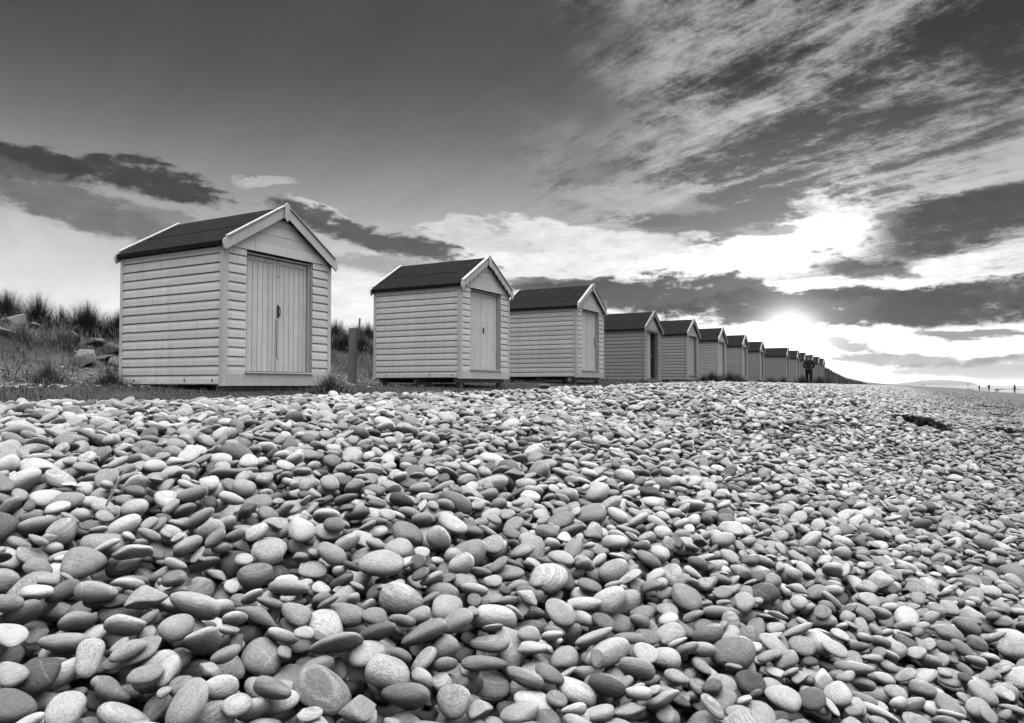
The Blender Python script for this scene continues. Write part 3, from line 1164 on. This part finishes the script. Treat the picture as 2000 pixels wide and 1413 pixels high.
HUTS = [
    (434, 10.07, 0.005, 0.84, 'white beach hut with plain bargeboards, black ring handle and long drop bolt', dict(style='plain', handle='ring')),
    (898, 15.3, 0.155, 0.80, 'white beach hut with saw-toothed bargeboards, standing next to the wooden post', dict(style='zigzag', handle='bar')),
    (1125, 20.4, 0.24, 0.66, 'grey beach hut with small scalloped bargeboards and a pale pull on its door', dict(style='scallop', handle='pull')),
    (1257, 26.3, 0.05, 0.33, 'dark beach hut with solid gable panel and one door leaf open, flush with the ground', dict(gable='panel', handle='bar', door_dark=True, legs=False, door_tone=0.5)),
    (1340, 31.6, 0.24, 0.40, 'mid grey beach hut on short posts, next beyond the dark hut with open door', dict()),
    (1401, 37.4, 0.32, 0.46, 'light grey beach hut with grass tufts before its door, second beyond the dark hut', dict()),
    (1448, 43.0, 0.34, 0.40, 'grey beach hut behind the tussocks, third along beyond the dark open hut', dict()),
    (1483, 49.6, 0.34, 0.35, 'dull dark grey beach hut, last before the wide gap in the row', dict()),
    (1535, 57.0, 0.30, 0.36, 'beach hut just past the wide gap in the row, its whole side showing', dict(detail=0)),
    (1555, 61.3, 0.30, 0.38, 'beach hut second past the wide gap in the row', dict(detail=0)),
    (1569.5, 66.0, 0.30, 0.36, 'beach hut third past the gap, half behind the walker in dark clothes', dict(detail=0)),
    (1584.5, 71.0, 0.30, 0.38, 'beach hut fourth past the gap, behind the shoulder of the dark walker', dict(detail=0)),
    (1597, 75.4, 0.28, 0.36, 'beach hut last but one of the row, towards the grassy dune', dict(detail=0)),
    (1606, 79.8, 0.26, 0.34, 'last beach hut of the row, against the grassy dune end', dict(detail=0)),
]
rh = random.Random(4)
for (pxc, dep, bz, tn, lab, kw) in HUTS:
    kw = dict(kw)
    if 'detail' not in kw: kw['detail'] = 2 if dep < 18 else 1
    make_hut(pxc, dep, bz, tn, lab, yaw=rh.uniform(-0.8, 0.8), **kw)

# ------------------------------------------------------------------ grass
def build_blade(t, b):
    r = attr('tone')
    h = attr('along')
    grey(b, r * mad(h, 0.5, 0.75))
    S.put(b.inputs['Subsurface Weight'], 0.0)


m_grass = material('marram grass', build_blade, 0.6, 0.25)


def blades(name, roots, heights, leans, azs, widths, tones, parent=None, curl=1.0):
    """curved tapering blades, one mesh"""
    n = len(roots)
    seg = 4
    t = np.linspace(0, 1, seg + 1)
    roots = np.asarray(roots, float)
    dirx, diry = np.cos(azs), np.sin(azs)
    vs_ = np.empty((n, (seg + 1) * 2, 3))
    for j in range(seg + 1):
        ang_ = leans * (0.35 + 0.65 * curl * t[j])
        out = heights * t[j] * np.sin(ang_)
        zz = heights * t[j] * np.cos(ang_ * (0.9 + 0.35 * t[j]))
        c = roots + np.stack([dirx * out, diry * out, zz], -1)
        wd = widths * (1 - t[j] * 0.93) * 0.5
        side = np.stack([-diry * wd, dirx * wd, np.zeros(n)], -1)
        vs_[:, 2 * j] = c - side
        vs_[:, 2 * j + 1] = c + side
    base_i = (np.arange(n) * (seg + 1) * 2)[:, None]
    q = np.concatenate([base_i + np.array([2 * j, 2 * j + 1, 2 * j + 3, 2 * j + 2]) for j in range(seg)], 0)
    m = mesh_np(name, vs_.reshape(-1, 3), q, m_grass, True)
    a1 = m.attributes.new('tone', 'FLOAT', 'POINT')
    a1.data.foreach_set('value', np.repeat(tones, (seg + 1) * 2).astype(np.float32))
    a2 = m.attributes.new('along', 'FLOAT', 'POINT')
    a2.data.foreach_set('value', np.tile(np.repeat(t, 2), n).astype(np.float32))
    return link(name, m, parent)


gr = np.random.default_rng(77)


def tuft(loc, h, spread, n, label, tone_=(0.03, 0.16), lean=0.75, width=0.006, group='grass tussocks'):
    e = empty('grass_tussock', loc)
    tag(e, label, 'grass', group)
    r_ = np.abs(gr.normal(0, 0.42, n)) * spread
    a_ = gr.uniform(0, 2 * math.pi, n)
    x, y = np.cos(a_) * r_, np.sin(a_) * r_
    z = np.array([hz_at(loc[0] + x[i], loc[1] + y[i]) - loc[2] for i in range(n)]) - 0.015
    ln = np.clip(r_ / spread * lean + gr.normal(0.12, 0.22, n), 0.02, 1.75)
    blades('blades', np.stack([x, y, z], -1), h * gr.uniform(0.55, 1.12, n) * (1 - 0.25 * np.clip(r_ / spread, 0, 1)), ln,
           a_ + gr.normal(0, 0.5, n), width * gr.uniform(0.6, 1.3, n), gr.uniform(*tone_, n), e)
    m = max(30, n // 8)
    r_ = np.abs(gr.normal(0, 0.55, m)) * spread
    a_ = gr.uniform(0, 2 * math.pi, m)
    x, y = np.cos(a_) * r_, np.sin(a_) * r_
    z = np.array([hz_at(loc[0] + x[i], loc[1] + y[i]) - loc[2] for i in range(m)]) - 0.015
    blades('dead_blades', np.stack([x, y, z], -1), h * gr.uniform(0.5, 0.95, m), np.clip(gr.normal(0.9, 0.4, m), 0.1, 1.8),
           a_ + gr.normal(0, 0.6, m), width * gr.uniform(0.6, 1.2, m), gr.uniform(0.22, 0.42, m), e, 1.3)
    return e


def at_dist(px, d):
    """ground point in the direction of a photograph column, d metres ahead"""
    x = (px - 1000) / FPX * d
    return Vector((x, d, hz_at(x, d)))


TUFTS = [
    (10, 15.2, 0.75, 0.62, 2000, 'broad dark tussock on the dune top beside the feathery one'),
    (72, 15.0, 0.72, 0.42, 1100, 'tall feathery tussock on the dune top with arching blades'),
    (118, 15.4, 0.55, 0.40, 350, 'thin sparse tussock in the dip of the dune top'),
    (168, 15.0, 0.74, 0.55, 2200, 'bushy dark rounded tussock on the dune top above the boulder'),
    (228, 15.6, 0.62, 0.55, 1400, 'dark tussock on the dune top half hidden by the first white hut'),
    (655, 23.0, 0.75, 0.9, 1000, 'dark tussock on the dune between the first two white huts'),
    (700, 25.0, 0.70, 0.7, 500, 'ragged tussock on the dune behind the wooden post'),
    (718, 24.0, 0.60, 0.6, 500, 'low tussock on the dune at the second hut\'s back corner'),
    (672, 21.0, 0.55, 0.7, 700, 'low dark tussock on the dune between the first hut and the thick post'),
    (708, 21.5, 0.50, 0.6, 600, 'low dark tussock on the dune between the thick post and the second hut'),
    (95, 10.6, 0.42, 0.46, 900, 'tussock with long combed-over dead blades at the foot of the dune', (0.10, 0.34), 1.5),
    (40, 12.6, 0.50, 0.35, 320, 'pale thin tussock on the dune slope', (0.14, 0.36), 0.8),
    (122, 13.0, 0.50, 0.45, 420, 'pale wispy tussock hanging over the dune slope above the boulder', (0.12, 0.34), 1.2),
    (215, 10.9, 0.28, 0.45, 700, 'short dark tussock at the back corner of the first white hut', (0.03, 0.14), 1.0),
    (644, 10.9, 0.36, 0.42, 900, 'spiky tussock at the front corner of the first white hut', (0.05, 0.24), 1.2),
    (1392, 33.5, 0.62, 0.8, 800, 'dark tussock in front of the light grey hut'),
    (1424, 36.5, 0.66, 0.9, 800, 'dark tussock between the light grey hut and the next one on'),
    (1375, 33.0, 0.45, 0.5, 400, 'small tussock by the mid grey hut on short posts'),
    (1440, 39.0, 0.60, 0.9, 700, 'dark tussock before the hut third beyond the dark open hut'),
    (1505, 45.0, 0.55, 1.1, 600, 'low tussock in the gap of the hut row'),
    (1530, 50.0, 0.60, 1.1, 600, 'low tussock before the hut just past the gap'),
    (1568, 47.5, 0.75, 1.0, 700, 'tussock at the dark walker\'s feet on the hut side'),
    (1600, 52.0, 0.75, 1.1, 700, 'tussock at the dark walker\'s feet on the sea side'),
]
for tdef in TUFTS:
    px, d, h, sp, n, lab = tdef[:6]
    tn = tdef[6] if len(tdef) > 6 else (0.012, 0.09)  # dark default tone: backlit shade put into the blades' colour
    le = tdef[7] if len(tdef) > 7 else 0.75
    tuft(at_dist(px, d), h, sp, n, lab, tn, le, 0.007 if d < 20 else 0.014)

# short turf between the shingle and the dune, and rough grass over the dune
def field(name, n, urange, vrange, h, w, tone_, label, power=1.0, lean=0.6, clump=0.0):
    u = urange[0] + (urange[1] - urange[0]) * gr.random(n) ** power
    v = gr.uniform(*vrange, n)
    if clump:
        k = np.sin(u * 3.1 + 2 * np.sin(v * 2.3)) * np.sin(v * 2.9 + u) + 0.5 * np.sin(u * 7.3 + v * 5.1)
        keep = gr.random(n) < np.clip(0.5 + clump * k, 0.04, 1)
        u, v = u[keep], v[keep]
    x, y = xy_of(u, v)
    ok = (np.abs(x) < 0.78 * y + 2.5) & (y > 2)
    x, y = x[ok], y[ok]
    n = len(x)
    z = height(x, y) - 0.01
    ln = np.clip(gr.normal(lean, 0.4, n), 0.0, 1.6)
    o = blades(name, np.stack([x, y, z], -1), h * gr.uniform(0.4, 1.3, n), ln, gr.uniform(0, 6.28, n), w * gr.uniform(0.6, 1.4, n), gr.uniform(*tone_, n))
    tag(o, label, 'grass', kind='stuff')


field('turf', 60000, (0, 26), (-11.0, -5.2), 0.10, 0.007, (0.02, 0.15), 'short rough turf round the huts behind the shingle', 1.2, 0.8, 0.5)
field('turf', 22000, (24, 84), (-10.0, -5.9), 0.16, 0.02, (0.03, 0.16), 'longer grass along the far huts', 1.2, 0.7, 0.5)
field('dune_grass', 60000, (0, 40), (-18.0, -11.0), 0.30, 0.009, (0.008, 0.10), 'straggling grass over the slope of the dune', 1.4, 0.9, 0.7)
field('dune_grass', 26000, (86, 128), (-10.0, -4.6), 0.60, 0.05, (0.03, 0.13), 'dark grass over the dune end past the last hut', 1.0, 0.6, 0.4)

# ------------------------------------------------------------------ rocks on the dune
def build_rock(t, b):
    p = coord('Object')
    n = noise(p, 3.5, 6.0, 0.7)
    g = noise(p, 22.0, 4.0, 0.75)
    lich = smooth(noise(p, 8.0, 5.0, 0.7), 0.55, 0.66)
    grey(b, mad(n, 0.30, 0.08) * mad(g, 0.7, 0.6) + lich * 0.12)
    bump(b, mad(g, 0.5, n), 0.6, 0.05)


m_rock = material('quarried rock', build_rock, 0.85, 0.2)


def rock(px, d, size, flat, label, seed, lift=0.25, tilt=(0, 0)):
    import bmesh
    r = np.random.default_rng(seed)
    bm = bmesh.new()
    pts = r.normal(size=(18, 3)); pts /= np.linalg.norm(pts, axis=1)[:, None]
    pts *= r.uniform(0.75, 1.1, (18, 1))
    for p in pts: bm.verts.new((p[0], p[1] * 0.75, p[2] * flat))
    res = bmesh.ops.convex_hull(bm, input=bm.verts)
    bmesh.ops.delete(bm, geom=[v for v in bm.verts if not v.link_faces], context='VERTS')
    bmesh.ops.bevel(bm, geom=list(bm.edges), offset=0.03, segments=2, affect='EDGES')
    bmesh.ops.triangulate(bm, faces=bm.faces)
    m = bpy.data.meshes.new('boulder'); bm.to_mesh(m); bm.free()
    m.materials.append(m_rock)
    g = at_dist(px, d)
    o = link('boulder', m, None, (g.x, g.y, g.z + size * flat * lift))
    o.scale = (size, size, size)
    o.rotation_euler = (tilt[0], tilt[1], r.uniform(0, 6))
    tag(o, label, 'boulder', 'rocks set in the dune')


rock(163, 12.4, 0.30, 0.62, 'pale angular boulder lowest on the dune slope', 3, 0.35, (0.2, 0.4))
rock(128, 13.4, 0.33, 0.42, 'grey slab leaning on the dune above the pale boulder', 6, 0.25, (0.3, 0.5))
rock(182, 13.9, 0.30, 0.30, 'thin flat slab jutting from the dune under the bushy tussock', 8, 0.5, (0.15, 0.3))
rock(62, 14.0, 0.22, 0.45, 'small pointed rock on the dune below the feathery tussock', 9, 0.4, (0.2, 0.5))
rock(18, 14.0, 0.42, 0.36, 'broad low rock on the dune below the broad tussock', 12, 0.3, (0.1, 0.2))
rock(12, 12.6, 0.25, 0.5, 'half-buried grey rock on the dune slope beside the pale thin tussock', 15, 0.2, (0.1, 0.2))
rock(215, 13.6, 0.26, 0.6, 'squat rock on the dune just behind the first white hut', 21, 0.3, (0.1, 0.3))
rock(228, 12.9, 0.24, 0.5, 'rounded rock on the dune at the first white hut\'s back edge', 23, 0.3, (0.1, 0.3))
rock(205, 13.0, 0.20, 0.5, 'dark small rock in the hollow of the dune beside the squat rock', 27, 0.3, (0.1, 0.3))

# ------------------------------------------------------------------ wooden post and stake
def post(px, d, w, h, name, label, lean):
    g = at_dist(px, d)
    n = 9
    vs_, fs = [], []
    rr = random.Random(px)
    ring = 10
    for j in range(n + 1):
        z = -0.2 + (h + 0.2) * j / n
        for q in range(ring):
            a = q / ring * 2 * math.pi
            k = (abs(math.cos(a)) ** 4 + abs(math.sin(a)) ** 4) ** -0.25
            s_ = w / 2 * k * (1 + rr.uniform(-0.03, 0.03)) * (1.0 - 0.05 * j / n)
            top = (rr.uniform(-0.02, 0.03) if j == n else 0)
            vs_.append((math.cos(a) * s_ + lean * z, math.sin(a) * s_, z + top))
    for j in range(n):
        for q in range(ring):
            a, b_ = j * ring + q, j * ring + (q + 1) % ring
            fs.append((a, b_, b_ + ring, a + ring))
    fs.append(tuple(n * ring + q for q in range(ring)))
    o = link(name, mesh(name, vs_, fs, m_wood), None, g)
    o.rotation_euler = (0, 0, 0.5)
    return tag(o, label, 'post')


post(688, 16.6, 0.19, 1.26, 'wooden_post', 'thick weathered wooden post between the first two white huts', 0.015)
post(700, 24.5, 0.06, 0.72, 'wooden_stake', 'thin dark stake sticking up from the dune behind the thick post', 0.05)
post(720.5, 25.5, 0.03, 0.52, 'wooden_stake', 'very thin stake on the dune beside the second hut', 0.0)

# ------------------------------------------------------------------ people
def cloth(name, v):
    return material(name, lambda t, b: (grey(b, mad(noise(coord('Object'), 14.0, 4.0), v * 0.6, v * 0.7)), bump(b, noise(coord('Object'), 9.0, 3.0), 0.3, 0.03)), 0.9, 0.1)


m_coat = cloth('dark coat cloth', 0.030)
m_trouser = cloth('dark trouser cloth', 0.022)
m_skin = cloth('skin', 0.30)
m_hair = cloth('hair', 0.05)
m_boot = cloth('boot leather', 0.02)


def skinned(name, joints, edges, mat, parent, sub=2, root=0):
    m = bpy.data.meshes.new(name)
    m.from_pydata([j[:3] for j in joints], edges, [])
    m.materials.append(mat)
    o = link(name, m, parent)
    o.modifiers.new('skin', 'SKIN')
    for i, j in enumerate(joints):
        sv_ = m.skin_vertices[0].data[i]
        sv_.radius = (j[3], j[4] if len(j) > 4 else j[3])
        sv_.use_root = (i == root)
    s_ = o.modifiers.new('sub', 'SUBSURF')
    s_.levels = s_.render_levels = sub
    return o


def person(loc, h, face, label, stride=0.12, elbows=0.30, hooded=False, coat_len=0.62, sub=2):
    """standing or walking figure, x to its right, facing -y in its own frame; hands in coat pockets"""
    e = empty('person', loc, face)
    tag(e, label, 'person', 'people on the beach')
    k = h / 1.75
    J = lambda *a: tuple(q * k for q in a)
    body = [J(0, 0, 0.93, .145, .105), J(0, 0, 1.12, .130, .095), J(0, 0, 1.34, .165, .105), J(0, 0.0, 1.47, .075, .07), J(0, -0.01, 1.55, .055, .055),
            J(0, -0.02, 1.62, .078, .092), J(0, -0.02, 1.70, .066, .078),
            J(.10, 0, .88, .095, .10), J(.11, -stride * .5, .49, .062, .066), J(.11, -stride, .09, .042, .045), J(.12, -stride - .12, .045, .042, .032),
            J(-.10, 0, .88, .095, .10), J(-.11, stride * .4, .49, .062, .066), J(-.11, stride, .09, .042, .045), J(-.12, stride - .12, .045, .042, .032)]
    ed = [(0, 1), (1, 2), (2, 3), (3, 4), (4, 5), (5, 6), (0, 7), (7, 8), (8, 9), (9, 10), (0, 11), (11, 12), (12, 13), (13, 14)]
    b_ = skinned('body', body, ed, m_skin, e, sub)
    # trousers over the legs
    tr = [J(0, 0, 0.94, .16, .12), J(.10, 0, .86, .105, .11), J(.11, -stride * .5, .49, .080, .085), J(.11, -stride, .12, .070, .075),
          J(-.10, 0, .86, .105, .11), J(-.11, stride * .4, .49, .080, .085), J(-.11, stride, .12, .070, .075)]
    skinned('trousers', tr, [(0, 1), (1, 2), (2, 3), (0, 4), (4, 5), (5, 6)], m_trouser, e, sub)
    for s_, yy in ((1, -stride), (-1, stride)):
        skinned('boot', [J(.115 * s_, yy + .02, .10, .058), J(.115 * s_, yy, .045, .056, .044), J(.125 * s_, yy - .14, .035, .050, .034)], [(0, 1), (1, 2)], m_boot, e, sub)
    # coat: trunk, skirt and both sleeves, the hands thrust into its pockets
    ct = [J(0, 0, 1.14, .175, .135), J(0, 0, 1.36, .195, .135), J(0, 0, 1.49, .095, .085), J(0, 0, coat_len + .32, .185, .150), J(0, 0, coat_len + .12, .190, .155),
          J(.20, 0, 1.42, .085), J(elbows, .05, 1.16, .068), J(.20, -.04, .97, .060),
          J(-.20, 0, 1.42, .085), J(-elbows, .05, 1.16, .068), J(-.20, -.04, .97, .060)]
    skinned('coat', ct, [(0, 1), (1, 2), (0, 3), (3, 4), (1, 5), (5, 6), (6, 7), (1, 8), (8, 9), (9, 10)], m_coat, e, sub)
    hair = [J(0, .0, 1.66, .086, .094), J(0, -.005, 1.735, .070, .080)] if not hooded else [J(0, .01, 1.56, .085, .09), J(0, .0, 1.66, .100, .104), J(0, 0, 1.74, .08, .085)]
    skinned('hood' if hooded else 'hair', hair, [(i, i + 1) for i in range(len(hair) - 1)], m_coat if hooded else m_hair, e, sub)
    # nose and ears
    for (x, y, z, r) in ((0, -.118, 1.63, .014), (.082, -.01, 1.63, .018), (-.082, -.01, 1.63, .018)):
        if hooded and x: continue
        import bmesh
        bm = bmesh.new(); bmesh.ops.create_icosphere(bm, subdivisions=1, radius=r * k)
        mm = bpy.data.meshes.new('nose' if x == 0 else 'ear'); bm.to_mesh(mm); bm.free(); mm.materials.append(m_skin)
        link('nose' if x == 0 else 'ear', mm, e, J(x, y, z))
    return e


def face_away(p):
    return math.atan2(p.y, p.x) - math.pi / 2 + math.pi


p0 = at_dist(1580, 45.5)
person(p0, 1.86, face_away(p0) + 0.15, 'walker in dark coat with elbows out, back turned, in front of the far huts', 0.04, 0.275, False, 0.52)


def on_beach(px, d):
    return at_dist(px, d)


for (px, d, h, f, lab, hood, st) in (
        (1912, 205, 1.66, 1.9, 'walker in long dark coat at the water\'s edge, smallest of the trio with the dogs', True, 0.10),
        (1931, 178, 1.86, 1.7, 'tall dark walker at the water\'s edge, middle one of three', False, 0.12),
        (1981, 140, 1.78, -1.9, 'dark walker striding nearest to the two dogs on the sand', False, 0.20),
        (1799.5, 430, 1.6, 1.6, 'shorter one of the distant pair walking where shingle meets sea', False, 0.10),
        (1804.5, 415, 1.8, 1.6, 'taller one of the distant pair walking where shingle meets sea', False, 0.16)):
    g = on_beach(px, d)
    person(g, h, f, lab, st, 0.27, hood, 0.55 if hood else 0.70, 1)


def dog(px, d, size, heading, label, tone_):
    g = on_beach(px, d)
    e = empty('dog', g, heading)
    tag(e, label, 'dog', 'dogs on the sand')
    mf = cloth('dog coat', tone_)
    k = size
    J = lambda *a: tuple(q * k for q in a)
    jo = [J(0, 0, .52, .12, .15), J(.22, 0, .55, .12, .17), J(-.25, 0, .55, .105, .12), J(.38, 0, .70, .075, .08), J(.48, 0, .80, .075, .08), J(.62, 0, .77, .04, .045),
          J(-.38, 0, .60, .03, .03), J(-.55, 0, .72, .018, .018)]
    ed = [(0, 1), (0, 2), (1, 3), (3, 4), (4, 5), (2, 6), (6, 7)]
    for s_ in (1, -1):
        b0 = len(jo)
        jo += [J(.24, .08 * s_, .42, .065), J(.22, .08 * s_, .22, .035), J(.24, .08 * s_, .04, .03)]
        ed += [(1, b0), (b0, b0 + 1), (b0 + 1, b0 + 2)]
        b0 = len(jo)
        jo += [J(-.22, .08 * s_, .40, .075), J(-.34, .08 * s_, .20, .035), J(-.29, .08 * s_, .04, .03)]
        ed += [(2, b0), (b0, b0 + 1), (b0 + 1, b0 + 2)]
    skinned('body', jo, ed, mf, e, 1)
    for s_ in (1, -1):
        m = mesh('ear', [J(.44, .05 * s_, .86), J(.50, .06 * s_, .86), J(.46, .09 * s_, .74), J(.47, .04 * s_, .86)], [(0, 1, 2), (1, 3, 2), (3, 0, 2), (0, 3, 1)], mf)
        link('ear', m, e)


dog(1947, 155, 0.85, 2.6, 'dark dog standing on the sand between the walkers', 0.03)
dog(1945.5, 128, 0.6, 0.3, 'small pale dog on the sand beside the dark dog', 0.30)

# ------------------------------------------------------------------ beacon and sand bar in the sea
e = empty('beacon_post', (0, 0, 0))
d_ = 430.0
e.location = ((1890 - 1000) / FPX * d_, d_, -0.4)
tag(e, 'thin beacon pole standing in the water off the beach', 'beacon')
box('pole', (-0.09, 0.09, -0.09, 0.09, 0.0, 2.9), m_iron, e, 0.01)
box('topmark', (-0.30, 0.30, -0.30, 0.30, 2.6, 3.1), m_iron, e, 0.05)


def build_bar(t, b):
    grey(b, mad(noise(geo_pos(), 0.5, 5.0), 0.12, 0.02))


m_bar = material('wet sand', build_bar, 0.6, 0.3)
vs_, fs = [], []
nb = 60
for i in range(nb + 1):
    f = i / nb
    px = 1855 + 260 * f
    dist_ = 330 - 20 * f
    wdt = 7 * math.sin(math.pi * min(1, f * 1.6 + 0.02) * 0.5) ** 0.5
    for j in range(5):
        g = (j / 4 * 2 - 1)
        dd = dist_ + g * wdt
        dr = ray(px, 752)
        vs_.append((dr.x * dd, dr.y * dd, -0.15 + 0.42 * (1 - g * g) * (0.8 + 0.3 * math.sin(i * 0.9) + 0.15 * math.sin(i * 2.7))))
for i in range(nb):
    for j in range(4):
        a = i * 5 + j
        fs.append((a, a + 5, a + 6, a + 1))
tag(link('sand_bar', mesh('sand_bar', vs_, fs, m_bar, True)), kind='structure')

# ------------------------------------------------------------------ seaweed and drift on the shingle
m_weed = cloth('dried seaweed', 0.022)
m_twig = cloth('dead stalk', 0.30)


def weed(px, py, L_, Wd, n, label, ang_=0.0, height_=0.10):
    g = ground_hit(px, py)
    e = empty('seaweed_clump', g)
    tag(e, label, 'seaweed', 'seaweed thrown up on the shingle')
    ca_, sa_ = math.cos(ang_), math.sin(ang_)
    t_ = gr.uniform(-1, 1, n)
    x0 = t_ * L_ / 2 + gr.normal(0, 0.05, n)
    y0 = gr.normal(0, 0.32, n) * Wd * (1 - 0.6 * t_ * t_)
    x, y = x0 * ca_ - y0 * sa_, x0 * sa_ + y0 * ca_
    z = np.array([hz_at(g.x + x[i], g.y + y[i]) - g.z for i in range(n)]) + gr.uniform(0.0, height_, n) * (1 - 0.7 * t_ * t_)
    vs_ = []; fs = []
    for i in range(n):
        a = gr.uniform(0, 6.28); ln = gr.uniform(0.08, 0.24); w = gr.uniform(0.006, 0.022)
        b0 = len(vs_)
        for j in range(5):
            f = j / 4
            aa = a + gr.normal(0, 0.5) * f
            cx_, cy_ = x[i] + math.cos(aa) * ln * f, y[i] + math.sin(aa) * ln * f
            cz_ = z[i] + 0.04 * math.sin(f * 3.1) + gr.normal(0, 0.008)
            vs_ += [(cx_ - math.sin(aa) * w, cy_ + math.cos(aa) * w, cz_ + gr.normal(0, .006)), (cx_ + math.sin(aa) * w, cy_ - math.cos(aa) * w, cz_)]
        fs += [(b0 + 2 * j, b0 + 2 * j + 1, b0 + 2 * j + 3, b0 + 2 * j + 2) for j in range(4)]
    link('fronds', mesh('fronds', vs_, fs, m_weed), e)
    return e, g


weed(1797, 833, 0.72, 0.26, 420, 'long black drift of seaweed lying across the shingle', -0.9, 0.12)
weed(1925, 797, 0.9, 0.4, 110, 'thin dark strand of seaweed on the lower shingle', -0.3, 0.06)
weed(1965, 848, 0.42, 0.22, 130, 'small dark seaweed clump below the long drift', -0.7, 0.08)
weed(1955, 815, 0.6, 0.3, 80, 'flat dark seaweed patch between the strand and the small clump', -0.4, 0.05)
weed(1890, 780, 1.4, 0.4, 90, 'dark seaweed strip far down the shingle', -0.2, 0.06)


def stalk(px, py, ln, az_, label):
    g = ground_hit(px, py)
    n = 6
    vs_, fs = [], []
    for j in range(n + 1):
        f = j / n
        c = Vector((math.cos(az_) * ln * f, math.sin(az_) * ln * f * 0.5, 0.05 + 0.30 * ln * f + 0.06 * math.sin(f * 2.5)))
        w = 0.0035 * (1 - 0.6 * f)
        for q in range(4):
            a = q * math.pi / 2
            vs_.append((c.x + math.cos(a) * w, c.y, c.z + math.sin(a) * w))
    for j in range(n):
        for q in range(4):
            a, b_ = j * 4 + q, j * 4 + (q + 1) % 4
            fs.append((a, b_, b_ + 4, a + 4))
    fs += [(0, 1, 2, 3), tuple(n * 4 + q for q in (3, 2, 1, 0))]
    o = link('dry_stalk', mesh('dry_stalk', vs_, fs, m_twig), None, g)
    tag(o, label, 'stalk', 'dry stalks among the pebbles')


stalk(1778, 838, 0.28, 0.3, 'pale dry stalk lying over the long seaweed drift')
stalk(207, 1028, 0.14, 1.2, 'short pale dry stalk poking up among the pebbles below the first hut')

# ------------------------------------------------------------------ two stacked stones on the crest
g = at_dist(1063, 8.9)
zz = g.z + 0.02
for (sx_c, sz_c, tn, lab) in ((0.085, 0.040, 0.66, 'pale flat stone at the bottom of the little stack on the crest'),
                              (0.075, 0.032, 0.12, 'dark flat stone balanced on the pale one on the crest')):
    o = link('stacked_stone', protos[2], None, (g.x, g.y, zz + sz_c))
    o.scale = (sx_c, sx_c * 0.8, sz_c)
    o['shade'] = tn; o['seed'] = 0.8
    tag(o, lab, 'pebble', 'stones stacked on the crest')
    zz += sz_c * 1.9

# ------------------------------------------------------------------ haze over the firth
m_haze = bpy.data.materials.new('sea haze')
m_haze.use_nodes = True
ht = m_haze.node_tree
ht.nodes.clear()
ho = ht.nodes.new('ShaderNodeOutputMaterial')
hv = ht.nodes.new('ShaderNodeVolumePrincipled')
hv.inputs['Color'].default_value = (0.95, 0.95, 0.95, 1)
hv.inputs['Density'].default_value = 0.00006
hv.inputs['Anisotropy'].default_value = 0.35
ht.links.new(hv.outputs[0], ho.inputs['Volume'])
hz_o = link('haze', mesh('haze', *box_data(-9500, 36500, -9000, 37000, -12.0, 62.0), m_haze))
tag(hz_o, 'thin sea haze that pales the far headland', 'haze', kind='stuff')
